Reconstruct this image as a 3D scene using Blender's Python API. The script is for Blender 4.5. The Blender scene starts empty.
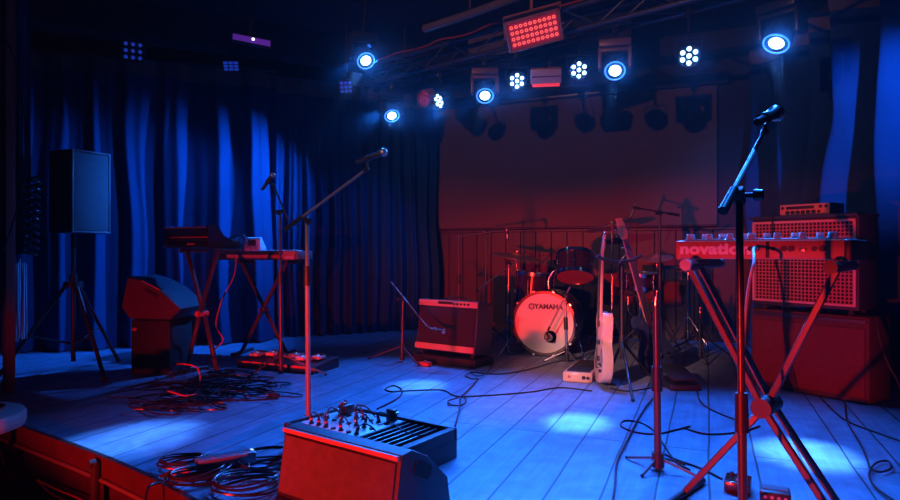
import bpy, bmesh, math, random
from mathutils import Vector as V, Matrix as M, noise as N
random.seed(7)
PI = math.pi
C = bpy.context.scene.collection
F = 620.0
def G(px, py, z=0.0):
    y = F * (1.0 - z) / (py - 250.0); return V(((px - 450) / F * y, y, z))
def P(px, py, y): return V(((px - 450) / F * y, y, 1.0 - (py - 250) / F * y))
UX = V((0.81, -0.586, 0))       # stage-front direction
UN = V((0.586, 0.81, 0))        # into the stage
ZU = V((0, 0, 1))

# ------------------------------------------------------------------ materials
def nodes(m):
    m.use_nodes = True
    return m.node_tree.nodes, m.node_tree.links, m.node_tree.nodes['Principled BSDF']
def mat(name, col, rough=.5, metal=0.0, var=.15, scale=18, bump=0.0, bscale=120, emit=None, es=0, spec=.5, coat=0):
    m = bpy.data.materials.new(name); n, l, b = nodes(m)
    tc = n.new('ShaderNodeTexCoord'); nz = n.new('ShaderNodeTexNoise')
    nz.inputs['Scale'].default_value = scale; nz.inputs['Detail'].default_value = 4
    l.new(tc.outputs['Object'], nz.inputs['Vector'])
    mx = n.new('ShaderNodeMix'); mx.data_type = 'RGBA'
    mx.inputs[6].default_value = (*[c * (1 - var) for c in col], 1)
    mx.inputs[7].default_value = (*[min(1, c * (1 + var)) for c in col], 1)
    l.new(nz.outputs['Fac'], mx.inputs[0]); l.new(mx.outputs[2], b.inputs['Base Color'])
    b.inputs['Roughness'].default_value = rough; b.inputs['Metallic'].default_value = metal
    b.inputs['Specular IOR Level'].default_value = spec
    b.inputs['Coat Weight'].default_value = coat
    if bump:
        n2 = n.new('ShaderNodeTexNoise'); n2.inputs['Scale'].default_value = bscale; n2.inputs['Detail'].default_value = 3
        l.new(tc.outputs['Object'], n2.inputs['Vector'])
        bp = n.new('ShaderNodeBump'); bp.inputs['Strength'].default_value = bump; bp.inputs['Distance'].default_value = .01
        l.new(n2.outputs['Fac'], bp.inputs['Height']); l.new(bp.outputs['Normal'], b.inputs['Normal'])
    if emit:
        b.inputs['Emission Color'].default_value = (*emit, 1); b.inputs['Emission Strength'].default_value = es
    return m
K = {}
K['black'] = mat('black_plastic', (.022, .022, .024), .45)
K['blackmetal'] = mat('black_metal', (.035, .035, .038), .32, .3)
K['stand'] = mat('satin_stand_steel', (.075, .07, .075), .33, .4)
K['tolex'] = mat('black_tolex', (.03, .03, .032), .55, 0, .2, 40, .35, 300)
K['carpetbox'] = mat('carpet_covered_box', (.085, .03, .026), .85, 0, .3, 60, .5, 260)
K['cab'] = mat('painted_cabinet', (.026, .030, .040), .5, 0, .2, 30, .2, 220)
K['xstand'] = mat('keyboard_stand_enamel', (.065, .055, .06), .4, .25)
K['chrome'] = mat('chrome', (.75, .75, .76), .16, 1.0, .03)
K['steel'] = mat('brushed_steel', (.45, .45, .46), .3, .9, .1)
K['rubber'] = mat('rubber', (.015, .015, .016), .8)
K['cable'] = mat('cable_jacket', (.016, .016, .020), .30, 0, .2, 20)
K['cablelight'] = mat('pale_cable_jacket', (.35, .33, .34), .4)
K['cablered'] = mat('red_cable_jacket', (.5, .05, .05), .4)
K['grille'] = mat('grille_cloth', (.135, .12, .12), .85, 0, .35, 25, .5, 420)
K['darkgrille'] = mat('oxblood_grille_cloth', (.032, .010, .008), .9, 0, .3, 50, .6, 420)
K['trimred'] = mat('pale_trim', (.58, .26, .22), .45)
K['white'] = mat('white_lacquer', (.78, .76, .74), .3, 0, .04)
K['pink'] = mat('pinkish_white_lacquer', (.74, .44, .36), .3, 0, .06)  # even pinkish tint over white
K['head'] = mat('coated_drum_head', (.80, .78, .76), .5, 0, .05, 6)
K['lattice'] = mat('lattice_weave', (.40, .11, .09), .5)
K['redhead'] = mat('dark_clear_drum_head', (.36, .07, .05), .25)
K['shell'] = mat('dark_lacquer_shell', (.035, .012, .012), .2, 0, .3, 6, coat=.5)
K['cymbal'] = mat('bronze_cymbal', (.62, .40, .28), .40, .45, .15, 9)
K['wood'] = mat('maple_neck', (.45, .26, .14), .35)
K['darkwood'] = mat('rosewood', (.06, .03, .02), .4)
K['navy'] = mat('dark_blue_lacquer', (.03, .04, .10), .2, 0, .1)
K['grey'] = mat('grey_plastic', (.22, .22, .23), .4)
K['paleblue'] = mat('pale_panel', (.55, .56, .58), .35)
K['panelred'] = mat('synth_casing', (.52, .17, .10), .45)
K['fascia'] = mat('stage_fascia_paint', (.05, .014, .012), .38, 0, .5, 9, .3, 40)
K['trimgloss'] = mat('glossy_edge_trim', (.30, .24, .24), .22, .6)
K['pillar'] = mat('pillar_red_light_paint', (.28, .06, .05), .6, 0, .3, 7, .2, 30)  # red light on the dark post is put into this colour
K['ceil'] = mat('black_ceiling_paint', (.02, .02, .023), .8, 0, .3, 4, .2, 20)
K['soffit'] = mat('brown_soffit_board', (.14, .10, .09), .8, 0, .25, 5, .2, 60)
K['wall'] = mat('dark_wall_paint', (.03, .026, .028), .85, 0, .3, 4)
K['plate'] = mat('pale_connector_plate', (.6, .62, .64), .35)
K['lettering_dark'] = mat('dark_print', (.02, .01, .012), .5)
K['lettering_pale'] = mat('pale_print', (.98, .95, .95), .4)
K['knob'] = mat('knob_plastic', (.5, .51, .54), .35)
K['redknob'] = mat('red_knob_plastic', (.55, .08, .06), .3)
K['pedal'] = mat('effect_pedal_enamel', (.16, .17, .2), .35, .3)
K['yoke'] = mat('lamp_yoke_red_lit', (.26, .14, .12), .4, .2)  # brownish, with red light from below put into the yoke colour
K['truss'] = mat('dull_truss_metal', (.14, .13, .14), .38, .7)
K['tabletop'] = mat('pale_table_top', (.42, .42, .44), .35)
K['basegrille'] = mat('red_brown_grille_cloth', (.13, .03, .025), .9, 0, .3, 30, .5, 420)
K['mesh'] = mat('speaker_mesh', (.10, .115, .13), .6, .2, .2, 40, .4, 500)
K['blk_lens'] = mat('unlit_lens', (.06, .07, .14), .12, 0, .1, coat=.5)
K['em_core'] = mat('lit_lens_core', (.5, .6, 1), .3, emit=(.30, .55, 1), es=14)
K['em_ring'] = mat('lit_lens_rim', (.2, .4, 1), .3, emit=(.03, .20, 1), es=1.9)
K['em_dim'] = mat('dim_blue_lens', (.1, .15, .5), .3, emit=(.03, .10, 1), es=.24)
K['em_led'] = mat('lit_led_lens', (.5, .6, 1), .3, emit=(.30, .55, 1), es=6)
K['em_red'] = mat('red_led_lens', (.8, .2, .15), .3, emit=(1, .12, .08), es=1.1)
K['em_redpanel'] = mat('red_led_board', (.5, .05, .04), .4, emit=(1, .01, .01), es=.12)
K['em_redstrip'] = mat('red_strip_lamp', (.7, .1, .1), .3, emit=(1, .04, .04), es=.75)
K['em_violet'] = mat('violet_tube', (.3, .1, .5), .3, emit=(.16, .03, .5), es=.35)
K['em_spark'] = mat('indicator_spark', (.5, .6, 1), .3, emit=(.8, .85, 1), es=3)
K['em_bluedot'] = mat('blue_indicator', (.3, .5, 1), .3, emit=(.25, .55, 1), es=1.6)
K['em_reddot'] = mat('red_indicator', (1, .2, .15), .3, emit=(1, .08, .05), es=1.2)

def floor_mat():
    m = bpy.data.materials.new('painted_stage_boards'); n, l, b = nodes(m)
    tc = n.new('ShaderNodeTexCoord'); mp = n.new('ShaderNodeMapping'); mp.vector_type = 'POINT'
    mp.inputs['Rotation'].default_value = (0, 0, math.radians(-67.5))
    l.new(tc.outputs['Object'], mp.inputs['Vector'])
    # gentle wobble of the seams
    nz0 = n.new('ShaderNodeTexNoise'); nz0.inputs['Scale'].default_value = 1.4
    l.new(mp.outputs['Vector'], nz0.inputs['Vector'])
    br = n.new('ShaderNodeTexBrick')
    br.inputs['Scale'].default_value = 1.0; br.inputs['Brick Width'].default_value = 5.3; br.inputs['Row Height'].default_value = .205
    br.inputs['Mortar Size'].default_value = .0052; br.inputs['Mortar Smooth'].default_value = .2; br.inputs['Bias'].default_value = 0
    br.offset = .37
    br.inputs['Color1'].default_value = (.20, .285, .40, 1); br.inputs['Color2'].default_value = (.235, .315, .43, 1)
    br.inputs['Mortar'].default_value = (.03, .04, .045, 1)
    wv = n.new('ShaderNodeVectorMath'); wv.operation = 'MULTIPLY_ADD'; wv.inputs[1].default_value = (0, .022, 0)
    l.new(nz0.outputs['Color'], wv.inputs[0]); l.new(mp.outputs['Vector'], wv.inputs[2]); l.new(wv.outputs[0], br.inputs['Vector'])
    st = n.new('ShaderNodeMapping'); st.inputs['Scale'].default_value = (1.2, 16, 1); l.new(mp.outputs['Vector'], st.inputs['Vector'])
    g = n.new('ShaderNodeTexNoise'); g.inputs['Scale'].default_value = 2.2; g.inputs['Detail'].default_value = 7; g.inputs['Roughness'].default_value = .65
    g.inputs['Distortion'].default_value = .5
    l.new(st.outputs['Vector'], g.inputs['Vector'])
    sc = n.new('ShaderNodeTexNoise'); sc.inputs['Scale'].default_value = 3.3; sc.inputs['Detail'].default_value = 8; sc.inputs['Distortion'].default_value = 2.5
    l.new(tc.outputs['Object'], sc.inputs['Vector'])
    r1 = n.new('ShaderNodeMapRange'); r1.inputs[1].default_value = .3; r1.inputs[2].default_value = .7; r1.inputs[3].default_value = .78; r1.inputs[4].default_value = 1.12
    l.new(g.outputs['Fac'], r1.inputs[0])
    r2 = n.new('ShaderNodeMapRange'); r2.inputs[1].default_value = .35; r2.inputs[2].default_value = .68; r2.inputs[3].default_value = .76; r2.inputs[4].default_value = 1.14
    l.new(sc.outputs['Fac'], r2.inputs[0])
    mu = n.new('ShaderNodeMath'); mu.operation = 'MULTIPLY'; l.new(r1.outputs[0], mu.inputs[0]); l.new(r2.outputs[0], mu.inputs[1])
    mx = n.new('ShaderNodeVectorMath'); mx.operation = 'SCALE'; l.new(br.outputs['Color'], mx.inputs[0]); l.new(mu.outputs[0], mx.inputs['Scale'])
    l.new(mx.outputs[0], b.inputs['Base Color'])
    rr = n.new('ShaderNodeMapRange'); rr.inputs[3].default_value = .38; rr.inputs[4].default_value = .62
    l.new(sc.outputs['Fac'], rr.inputs[0]); l.new(rr.outputs[0], b.inputs['Roughness'])
    bp = n.new('ShaderNodeBump'); bp.inputs['Strength'].default_value = .35; bp.inputs['Distance'].default_value = .004
    ad = n.new('ShaderNodeMath'); ad.operation = 'SUBTRACT'; l.new(g.outputs['Fac'], ad.inputs[0]); l.new(br.outputs['Fac'], ad.inputs[1])
    l.new(ad.outputs[0], bp.inputs['Height']); l.new(bp.outputs['Normal'], b.inputs['Normal'])
    return m
def velvet(name, col):
    m = mat(name, col, .85, 0, .2, 3, .25, 240, spec=.04)
    b = m.node_tree.nodes['Principled BSDF']
    b.inputs['Sheen Weight'].default_value = .06; b.inputs['Sheen Tint'].default_value = (.15, .3, 1, 1); b.inputs['Sheen Roughness'].default_value = .5
    return m
def panel_mat():
    m = bpy.data.materials.new('stained_vertical_boards'); n, l, b = nodes(m)
    tc = n.new('ShaderNodeTexCoord'); st = n.new('ShaderNodeMapping'); st.inputs['Scale'].default_value = (9, 9, .5)
    l.new(tc.outputs['Object'], st.inputs['Vector'])
    g = n.new('ShaderNodeTexNoise'); g.inputs['Scale'].default_value = 2; g.inputs['Detail'].default_value = 6; l.new(st.outputs['Vector'], g.inputs['Vector'])
    cr = n.new('ShaderNodeValToRGB'); cr.color_ramp.elements[0].position = .3; cr.color_ramp.elements[0].color = (.026, .0045, .003, 1)
    cr.color_ramp.elements[1].position = .75; cr.color_ramp.elements[1].color = (.056, .010, .007, 1)
    l.new(g.outputs['Fac'], cr.inputs[0]); l.new(cr.outputs[0], b.inputs['Base Color']); b.inputs['Roughness'].default_value = .5
    return m
def weave(name, col):
    m = mat(name, col, .95, 0, .08, 2, .12, 500, spec=.1); return m
K['floor'] = floor_mat(); K['velvet'] = velvet('blue_velvet', (.008, .050, .11)); K['velvet2'] = velvet('heavy_drape', (.020, .065, .14))
K['panel'] = panel_mat(); K['screen'] = weave('projection_fabric', (.14, .09, .062))

# ------------------------------------------------------------------ mesh builder
def frame(z, up=ZU):
    z = V(z).normalized(); up = V(up)
    if abs(z.dot(up)) > .99: up = V((0, 1, 0)) if abs(z.y) < .9 else V((1, 0, 0))
    x = up.cross(z).normalized(); y = z.cross(x)
    return M((x, y, z)).transposed().to_4x4()
def basis(x, y, z, o=(0, 0, 0)):
    m = M((V(x), V(y), V(z))).transposed().to_4x4(); m.translation = V(o); return m
class MB:
    def __init__(s): s.bm = bmesh.new(); s.mi = 0
    def _fin(s, n0):
        if s.mi:
            s.bm.faces.ensure_lookup_table()
            for i in range(n0, len(s.bm.faces)): s.bm.faces[i].material_index = s.mi
        return s
    def box(s, c, size, m=None, bev=0.0, seg=2):
        n0 = len(s.bm.faces)
        mm = M.Translation(V(c)) if m is None else m @ M.Translation(V(c))
        r = bmesh.ops.create_cube(s.bm, size=1, matrix=mm @ M.Diagonal((*size, 1)))
        if bev:
            es = list({e for v in r['verts'] for e in v.link_edges})
            bmesh.ops.bevel(s.bm, geom=es, offset=bev, segments=seg, affect='EDGES', profile=.5)
        return s._fin(n0)
    def cyl(s, a, b, r, r2=None, seg=14, m=None):
        a, b = V(a), V(b)
        if m is not None: a, b = m @ a, m @ b
        d = b - a; n0 = len(s.bm.faces)
        mm = frame(d); mm.translation = (a + b) / 2
        bmesh.ops.create_cone(s.bm, cap_ends=True, segments=seg, radius1=r, radius2=r if r2 is None else r2, depth=d.length, matrix=mm)
        return s._fin(n0)
    def sph(s, c, r, sc=(1, 1, 1), m=None, seg=16):
        n0 = len(s.bm.faces)
        mm = (m or M()) @ M.Translation(V(c)) @ M.Diagonal((*sc, 1))
        bmesh.ops.create_uvsphere(s.bm, u_segments=seg, v_segments=seg // 2, radius=r, matrix=mm)
        return s._fin(n0)
    def lathe(s, prof, m=None, seg=28):
        n0 = len(s.bm.faces); m = m or M(); rings = []
        for r, z in prof:
            if r < 1e-6: rings.append([s.bm.verts.new(m @ V((0, 0, z)))])
            else: rings.append([s.bm.verts.new(m @ V((r * math.cos(2 * PI * k / seg), r * math.sin(2 * PI * k / seg), z))) for k in range(seg)])
        for A, B in zip(rings, rings[1:]):
            for k in range(seg):
                q = [A[k % len(A)], A[(k + 1) % len(A)], B[(k + 1) % len(B)], B[k % len(B)]]
                u = []
                for v in q:
                    if v not in u: u.append(v)
                if len(u) > 2:
                    try: s.bm.faces.new(u)
                    except ValueError: pass
        return s._fin(n0)
    def tube(s, pts, r, seg=8, closed=False):
        n0 = len(s.bm.faces); pts = [V(p) for p in pts]; n = len(pts); rings = []
        up = V((0, 0, 1)); prev = None
        for i, p in enumerate(pts):
            t = (pts[(i + 1) % n] - pts[i - 1]) if closed else (pts[min(i + 1, n - 1)] - pts[max(i - 1, 0)])
            t = t.normalized() if t.length > 1e-9 else V((1, 0, 0))
            if prev is None:
                a = up if abs(t.z) < .9 else V((1, 0, 0)); x = a.cross(t).normalized()
            else:
                x = prev - t * prev.dot(t)
                x = x.normalized() if x.length > 1e-6 else up.cross(t).normalized()
            prev = x; y = t.cross(x)
            rr = r[i] if isinstance(r, (list, tuple)) else r
            rings.append([s.bm.verts.new(p + (x * math.cos(2 * PI * k / seg) + y * math.sin(2 * PI * k / seg)) * rr) for k in range(seg)])
        R = list(zip(rings, rings[1:])) + ([(rings[-1], rings[0])] if closed else [])
        for A, B in R:
            for k in range(seg): s.bm.faces.new((A[k], A[(k + 1) % seg], B[(k + 1) % seg], B[k]))
        if not closed:
            s.bm.faces.new(rings[0][::-1]); s.bm.faces.new(rings[-1])
        return s._fin(n0)
    def torus(s, c, R, r, m=None, seg=28, ts=8):
        m = m or M()
        return s.tube([m @ (V(c) + V((R * math.cos(2 * PI * k / seg), R * math.sin(2 * PI * k / seg), 0))) for k in range(seg)], r, ts, True)
    def prism(s, poly, d, m=None, bev=0):
        """poly in local XY, extruded 0..d along local Z"""
        n0 = len(s.bm.faces); m = m or M()
        a = [s.bm.verts.new(m @ V((x, y, 0))) for x, y in poly]; b = [s.bm.verts.new(m @ V((x, y, d))) for x, y in poly]
        fs = [s.bm.faces.new(a[::-1]), s.bm.faces.new(b)]
        k = len(poly)
        for i in range(k): s.bm.faces.new((a[i], a[(i + 1) % k], b[(i + 1) % k], b[i]))
        if bev:
            es = list(set(fs[0].edges) | set(fs[1].edges))
            bmesh.ops.bevel(s.bm, geom=es, offset=bev, segments=2, affect='EDGES', profile=.5)
        return s._fin(n0)
    def build(s, name, m, parent=None, label=None, ang=38, recalc=True):
        if recalc: bmesh.ops.recalc_face_normals(s.bm, faces=s.bm.faces)
        me = bpy.data.meshes.new(name); s.bm.to_mesh(me); s.bm.free()
        for p in me.polygons: p.use_smooth = True
        me.set_sharp_from_angle(angle=math.radians(ang))
        for x in (m if isinstance(m, (list, tuple)) else [m]): me.materials.append(x)
        o = bpy.data.objects.new(name, me); C.objects.link(o)
        if parent is not None: o.parent = parent
        if label: o['label'] = label
        return o
def tag(o, label, cat, group=None, kind=None):
    o['label'] = label; o['category'] = cat
    if group: o['group'] = group
    if kind: o['kind'] = kind
    return o
def thing(name, label, cat, loc=(0, 0, 0), rz=0, group=None):
    o = bpy.data.objects.new(name, None); C.objects.link(o); o.location = loc; o.rotation_euler = (0, 0, rz)
    o.empty_display_size = .1
    return tag(o, label, cat, group)
def struct(name, mb, m, label, cat, parent=None, ang=38):
    o = mb.build(name, m, parent, ang=ang)
    if parent is None: tag(o, label, cat); o['kind'] = 'structure'
    return o
def dup(root, loc, rz=0, label=None, group=None):
    r = root.copy(); C.objects.link(r); r.location = loc; r.rotation_euler = (0, 0, rz)
    if label: r['label'] = label
    if group: r['group'] = group
    for ch in list(root.children):
        c = ch.copy(); C.objects.link(c); c.parent = r
        for g in ch.children:
            d = g.copy(); C.objects.link(d); d.parent = c
    return r
def text(name, s, size, m4, mt, parent, extrude=.001, offset=0.0, sx=1.0, spacing=1.0):
    cu = bpy.data.curves.new(name, 'FONT'); cu.body = s; cu.size = size; cu.extrude = extrude; cu.offset = offset
    cu.align_x = 'CENTER'; cu.align_y = 'CENTER'; cu.space_character = spacing
    t = bpy.data.objects.new(name + '_src', cu); C.objects.link(t)
    dg = bpy.context.evaluated_depsgraph_get(); me = bpy.data.meshes.new_from_object(t.evaluated_get(dg))
    bpy.data.objects.remove(t); me.transform(m4 @ M.Diagonal((sx, 1, 1, 1))); me.name = name
    me.materials.clear(); me.materials.append(mt)
    o = bpy.data.objects.new(name, me); C.objects.link(o); o.parent = parent
    return o
def smooth_path(pts, n=8, closed=False):
    pts = [V(p) for p in pts]; out = []; k = len(pts)
    for i in range(k if closed else k - 1):
        if closed: a, b, c, d = pts[i - 1], pts[i], pts[(i + 1) % k], pts[(i + 2) % k]
        else: a, b, c, d = pts[max(i - 1, 0)], pts[i], pts[i + 1], pts[min(i + 2, k - 1)]
        for j in range(n):
            t = j / n
            out.append(.5 * ((2 * b) + (c - a) * t + (2 * a - 5 * b + 4 * c - d) * t * t + (3 * b - a - 3 * c + d) * t ** 3))
    if not closed: out.append(pts[-1])
    return out

# ------------------------------------------------------------------ room shell
edge = [(-3.9, 4.55), (-3.2, 4.05), (-2.47, 3.56), (-1.88, 3.16), (-1.63, 2.985), (-1.30, 2.735), (-1.02, 2.49), (0.0, 1.62), (1.4, .45)]
mb = MB(); mb.prism(edge + [(3.9, .45), (3.9, 8.6), (-5.0, 8.6), (-5.0, 4.55)], .10, M.Translation((0, 0, -.10)))
struct('floor', mb, K['floor'], 'wide painted boards of the stage floor under blue light', 'floor')
mb = MB(); mb.box((0, 1.5, -.75), (12, 16, .1)); struct('ground', mb, K['wall'], 'dark audience floor below the stage', 'floor')
def strip(path, z0, z1, th, off=0.0):
    mb = MB()
    for (a, b) in zip(path, path[1:]):
        a, b = V((*a, 0)), V((*b, 0)); d = (b - a); L = d.length; d.normalize(); nn = V((d.y, -d.x, 0))
        if nn.y > 0: nn = -nn
        mm = basis(d, -nn, ZU, (a + b) / 2 + nn * off)
        mb.box((0, -th / 2, (z0 + z1) / 2), (L + .012, th, z1 - z0), mm)
    return mb
struct('trim_1', strip(edge, -.70, -.102, .03, -.05), K['fascia'], 'lower skirt of the stage front in dark red paint', 'stage front')
struct('trim_2', strip(edge, -.095, .004, .025, 0.0), K['fascia'], 'red lit fascia board along the stage edge', 'stage front')
mb = MB(); mb.tube([V((x - .018, y - .022, -.108)) for x, y in edge], .011, 10)
struct('trim_3', mb, K['trimgloss'], 'glossy edge moulding running along the stage front', 'trim')
WB0 = V((-.75, 8.30, 0)); WD = V((.924, -.383, 0)); WN = V((-.383, -.924, 0))   # back wall
wm = basis(WD, -WN, ZU, WB0)
mb = MB(); mb.box((2.55, .08, 1.7), (5.3, .16, 3.4), wm); struct('wall_back', mb, K['wall'], 'dark back wall behind the drums', 'wall')
mb = MB(); x = .05
while x < 4.75:
    w = .19 if random.random() < .7 else .23
    mb.box((x + w / 2, -.015, .62), (w - .006, .024, 1.20), wm, .003, 1); x += w
struct('trim_4', mb, K['panel'], 'dark red vertical board wainscot along the back wall', 'panelling')
mb = MB(); mb.box((2.4, -.022, 1.235), (4.7, .034, .03), wm, .004, 1); struct('trim_5', mb, K['panel'], 'narrow rail capping the red wainscot', 'trim')
mb = MB(); mb.box((2.4, -.012, .05), (4.7, .05, .10), wm); struct('baseboard_back', mb, K['panel'], 'base board below the red wainscot', 'baseboard')
CD = V((-.9, -.437, 0)); CN = V((.437, -.9, 0)); C0 = V((-.27, 7.97, 0))
mb = MB(); mb.box((2.75, .42, 1.7), (5.2, .1, 3.4), basis(CD, -CN, ZU, C0)); struct('wall_left', mb, K['wall'], 'dark wall behind the blue curtains', 'wall')
mb = MB(); mb.box((3.72, 3.2, 1.7), (.1, 8.0, 3.4)); struct('wall_right', mb, K['wall'], 'dark wall behind the heavy drape', 'wall')
mb = MB(); mb.box((-.4, 3.2, 3.45), (9.5, 11, .1)); struct('ceiling', mb, K['ceil'], 'black painted low ceiling', 'ceiling')
# soffits / beams of the ceiling
mb = MB(); mb.box((0, 0, 0), (5.2, .28, .32), basis(CD, -CN, ZU, C0 + CD * 2.3 + CN * .42 + ZU * 3.24))
struct('trim_6', mb, K['ceil'], 'dark ceiling beam running along the curtains', 'beam')
mb = MB(); mb.box((1.69, -.10, 3.215), (.54, .2, .37), basis(WD, -WN, ZU, WB0 + WN * .75), .004, 1)
struct('trim_7', mb, K['soffit'], 'brown boxed soffit behind the red light panel', 'soffit')
mb = MB(); mb.box((2.62, -.10, 3.22), (1.1, .16, .36), basis(WD, -WN, ZU, WB0 + WN * .75), .004, 1)
struct('trim_8', mb, K['ceil'], 'black ceiling soffit above the light truss', 'soffit')
mb = MB(); mb.box((0, 0, 0), (1.4, .5, .05), basis(V((.94, -.33, 0)), V((.33, .94, 0)), ZU, V((-1.95, 5.25, 3.36))), .004, 1)
struct('trim_9', mb, K['soffit'], 'reddish board panel fixed to the ceiling', 'ceiling panel')
mb = MB(); mb.tube([P(424, 29, 5.6), P(470, 14, 5.35), P(520, -4, 5.1)], .035, 12); mb.cyl(P(470, 14, 5.35), P(470, 14, 5.35) + V((0, 0, .34)), .008)
o = mb.build('ceiling_pipe', K['soffit']); tag(o, 'reddish pipe hung under the ceiling above the light truss', 'pipe')

# projection screen: housing + fabric + lower bar
t = thing('projection_screen', 'brownish projection screen hanging on the back wall above the red boards', 'projection screen', WB0 + WD * .35 + WN * .06)
sm = basis(WD, -WN, ZU)
mb = MB(); mb.box((1.82, 0, 2.03), (3.60, .006, 1.52), sm); mb.build('screen_fabric', K['screen'], t)
mb = MB(); mb.box((1.82, 0, 2.86), (3.85, .11, .13), sm, .02); mb.build('roller_housing', K['blackmetal'], t)
mb = MB(); mb.cyl((.02, 0, 1.265), (3.62, 0, 1.265), .013, m=sm); mb.build('bottom_bar', K['panel'], t)

# ------------------------------------------------------------------ curtains
def curtain(name, label, path, z0, z1, lam, amp, mt, seed, cols=420, rows=26, swag=None, head=.16, depthmul=1.0):
    t = thing(name, label, 'curtain', (path[0][0], path[0][1], 0))
    pts = [V((*p, 0)) for p in path]; seg = [(b - a).length for a, b in zip(pts, pts[1:])]; L = sum(seg)
    def at(s):
        s = max(0, min(L - 1e-6, s)); i = 0
        while s > seg[i] and i < len(seg) - 1: s -= seg[i]; i += 1
        d = (pts[i + 1] - pts[i]).normalized(); nn = V((d.y, -d.x, 0))
        return pts[i] + d * s, d, nn
    def point(s, z):
        q = N.noise(V((s * .9, seed * 3.1, z * .12))) * 1.0
        h = (z - z0) / (z1 - z0)
        ph = 2 * PI * (s / lam + .55 * q + .10 * N.noise(V((s * 2, z * .7, seed))))
        w = math.sin(ph); w = math.copysign(abs(w) ** .8, w)
        a = amp * (.45 + .75 * (1 - h)) * (.65 + .55 * N.noise(V((s * 1.7, seed, z * .15 + 9))) + .25)
        p, d, nn = at(s)
        off = a * w + .35 * a * math.sin(2.3 * ph + seed) + (.06 * amp / .05) * N.noise(V((s * 1.3, z * .9, seed + 4)))
        if swag: off += swag(s, z)
        side = .03 * N.noise(V((s * 2, z * 1.1, seed + 7)))
        return p + nn * off + d * side + ZU * z - V((path[0][0], path[0][1], 0))
    def sheet(za, zb, rws, push=0):
        bm = bmesh.new(); g = []
        for j in range(rws + 1):
            z = za + (zb - za) * j / rws
            g.append([bm.verts.new(point(L * i / cols, z) ) for i in range(cols + 1)])
        for j in range(rws):
            for i in range(cols): bm.faces.new((g[j][i], g[j][i + 1], g[j + 1][i + 1], g[j + 1][i]))
        m_ = MB(); m_.bm.free(); m_.bm = bm; return m_
    sheet(z0, z1 - head, rows).build('drape', mt, t, ang=180, recalc=False)
    sheet(z1 - head, z1, 3).build('heading', K['soffit'], t, 'brownish gathered heading band', ang=180, recalc=False)
    mb = MB(); mb.tube([V((p.x - path[0][0], p.y - path[0][1], z1 + .015)) for p in pts], .014, 8); mb.build('curtain_rail', K['blackmetal'], t)
    return t
c_a = C0 + CN * .10
c_m = C0 + CD * 2.02 + CN * .10
c_b = C0 + CD * 4.7 + CN * .12
curtain('curtain', 'dark blue velvet curtain in narrow folds beside the projection screen', [(c_a.x + .05, c_a.y), (c_m.x, c_m.y)], .012, 2.95, .165, .052, K['velvet'], 2.0)
c_m2 = C0 + CD * 1.98 + CN * .30
curtain('curtain', 'dark blue velvet curtain in broad folds behind the loudspeaker on its tripod', [(c_m2.x, c_m2.y), (c_b.x, c_b.y + .12)], .012, 2.95, .36, .085, K['velvet'], 5.0)
def sw(s, z):
    g = lambda c, w: math.exp(-((s - c) / w) ** 2)
    up = max(0.0, min(1.0, (z - 1.2) / 1.5))
    return .16 * g(.98 + .06 * up, .09) + .22 * g(1.42 + .12 * up, .10) + .22 * g(1.62 - .10 * up, .09) * up + .22 * g(1.95, .10) + .10 * g(.55, .09)
curtain('curtain', 'heavy dark drape with deep folds hanging behind the guitar cabinet stack', [(3.22, 6.55), (3.42, 5.6), (3.44, 4.9), (3.36, 4.4), (3.30, 3.0)], .012, 3.1, .42, .10, K['velvet2'], 11.0, cols=360, swag=sw)

# ------------------------------------------------------------------ left pillar, cables hanging on it
t = thing('pillar', 'square dark post at the stage edge with cables hanging beside it', 'pillar', (-3.145, 4.42, 0)); t['kind'] = 'structure'
mb = MB(); mb.box((0, 0, 1.7), (.06, .075, 3.4), M.Rotation(math.radians(50), 4, 'Z'), .005, 1); mb.build('post', K['pillar'], t)
mb = MB(); mb.box((0, 0, .03), (.066, .081, .06), M.Rotation(math.radians(50), 4, 'Z'), .005, 1); mb.build('plinth', K['pillar'], t)
curtain('side_curtain', 'narrow blue lit side curtain ending above the pale straps beside the post', [(P(29, 250, 4.78).x, 4.80), (P(11, 250, 4.74).x, 4.74)], .97, 3.36, .07, .014, K['velvet2'], 3.0, cols=40, rows=20)
for k in range(7):
    px = 14 + k * 2.0; a = P(px, 262 + random.uniform(-4, 3), 4.66); b = P(px + random.uniform(-1, 1), 342 + random.uniform(-6, 4), 4.66)
    mb = MB(); mb.tube(smooth_path([a, a.lerp(b, .4) + V((.006 * math.sin(k * 2), .004, 0)), b], 5), .0055, 6)
    o = mb.build('hanging_strap', K['paleblue']); tag(o, 'pale strap hanging in the bundle beside the dark post', 'strap', 'pale straps hanging beside the post')
top = P(33, 175, 4.66); bot = P(31, 255, 4.66)
pts = []
for i in range(200):
    u = i / 199; c = top.lerp(bot, u); r = .045
    pts.append(c + V((r * math.cos(u * 2 * PI * 11), r * math.sin(u * 2 * PI * 11), 0)))
mb = MB(); mb.tube(pts, .011, 6); o = mb.build('coiled_hose', K['cable']); tag(o, 'black coiled hose hanging beside the dark post', 'hose')
mb = MB(); mb.tube(smooth_path([P(-4, 26, 4.2), P(14, 58, 4.3), P(27, 140, 4.4), P(22, 190, 4.4), P(10, 232, 4.3), P(2, 252, 4.2)], 8), .006, 6)
o = mb.build('hanging_cable', K['cable']); tag(o, 'thin cable sagging down in front of the dark post', 'cable')

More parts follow.
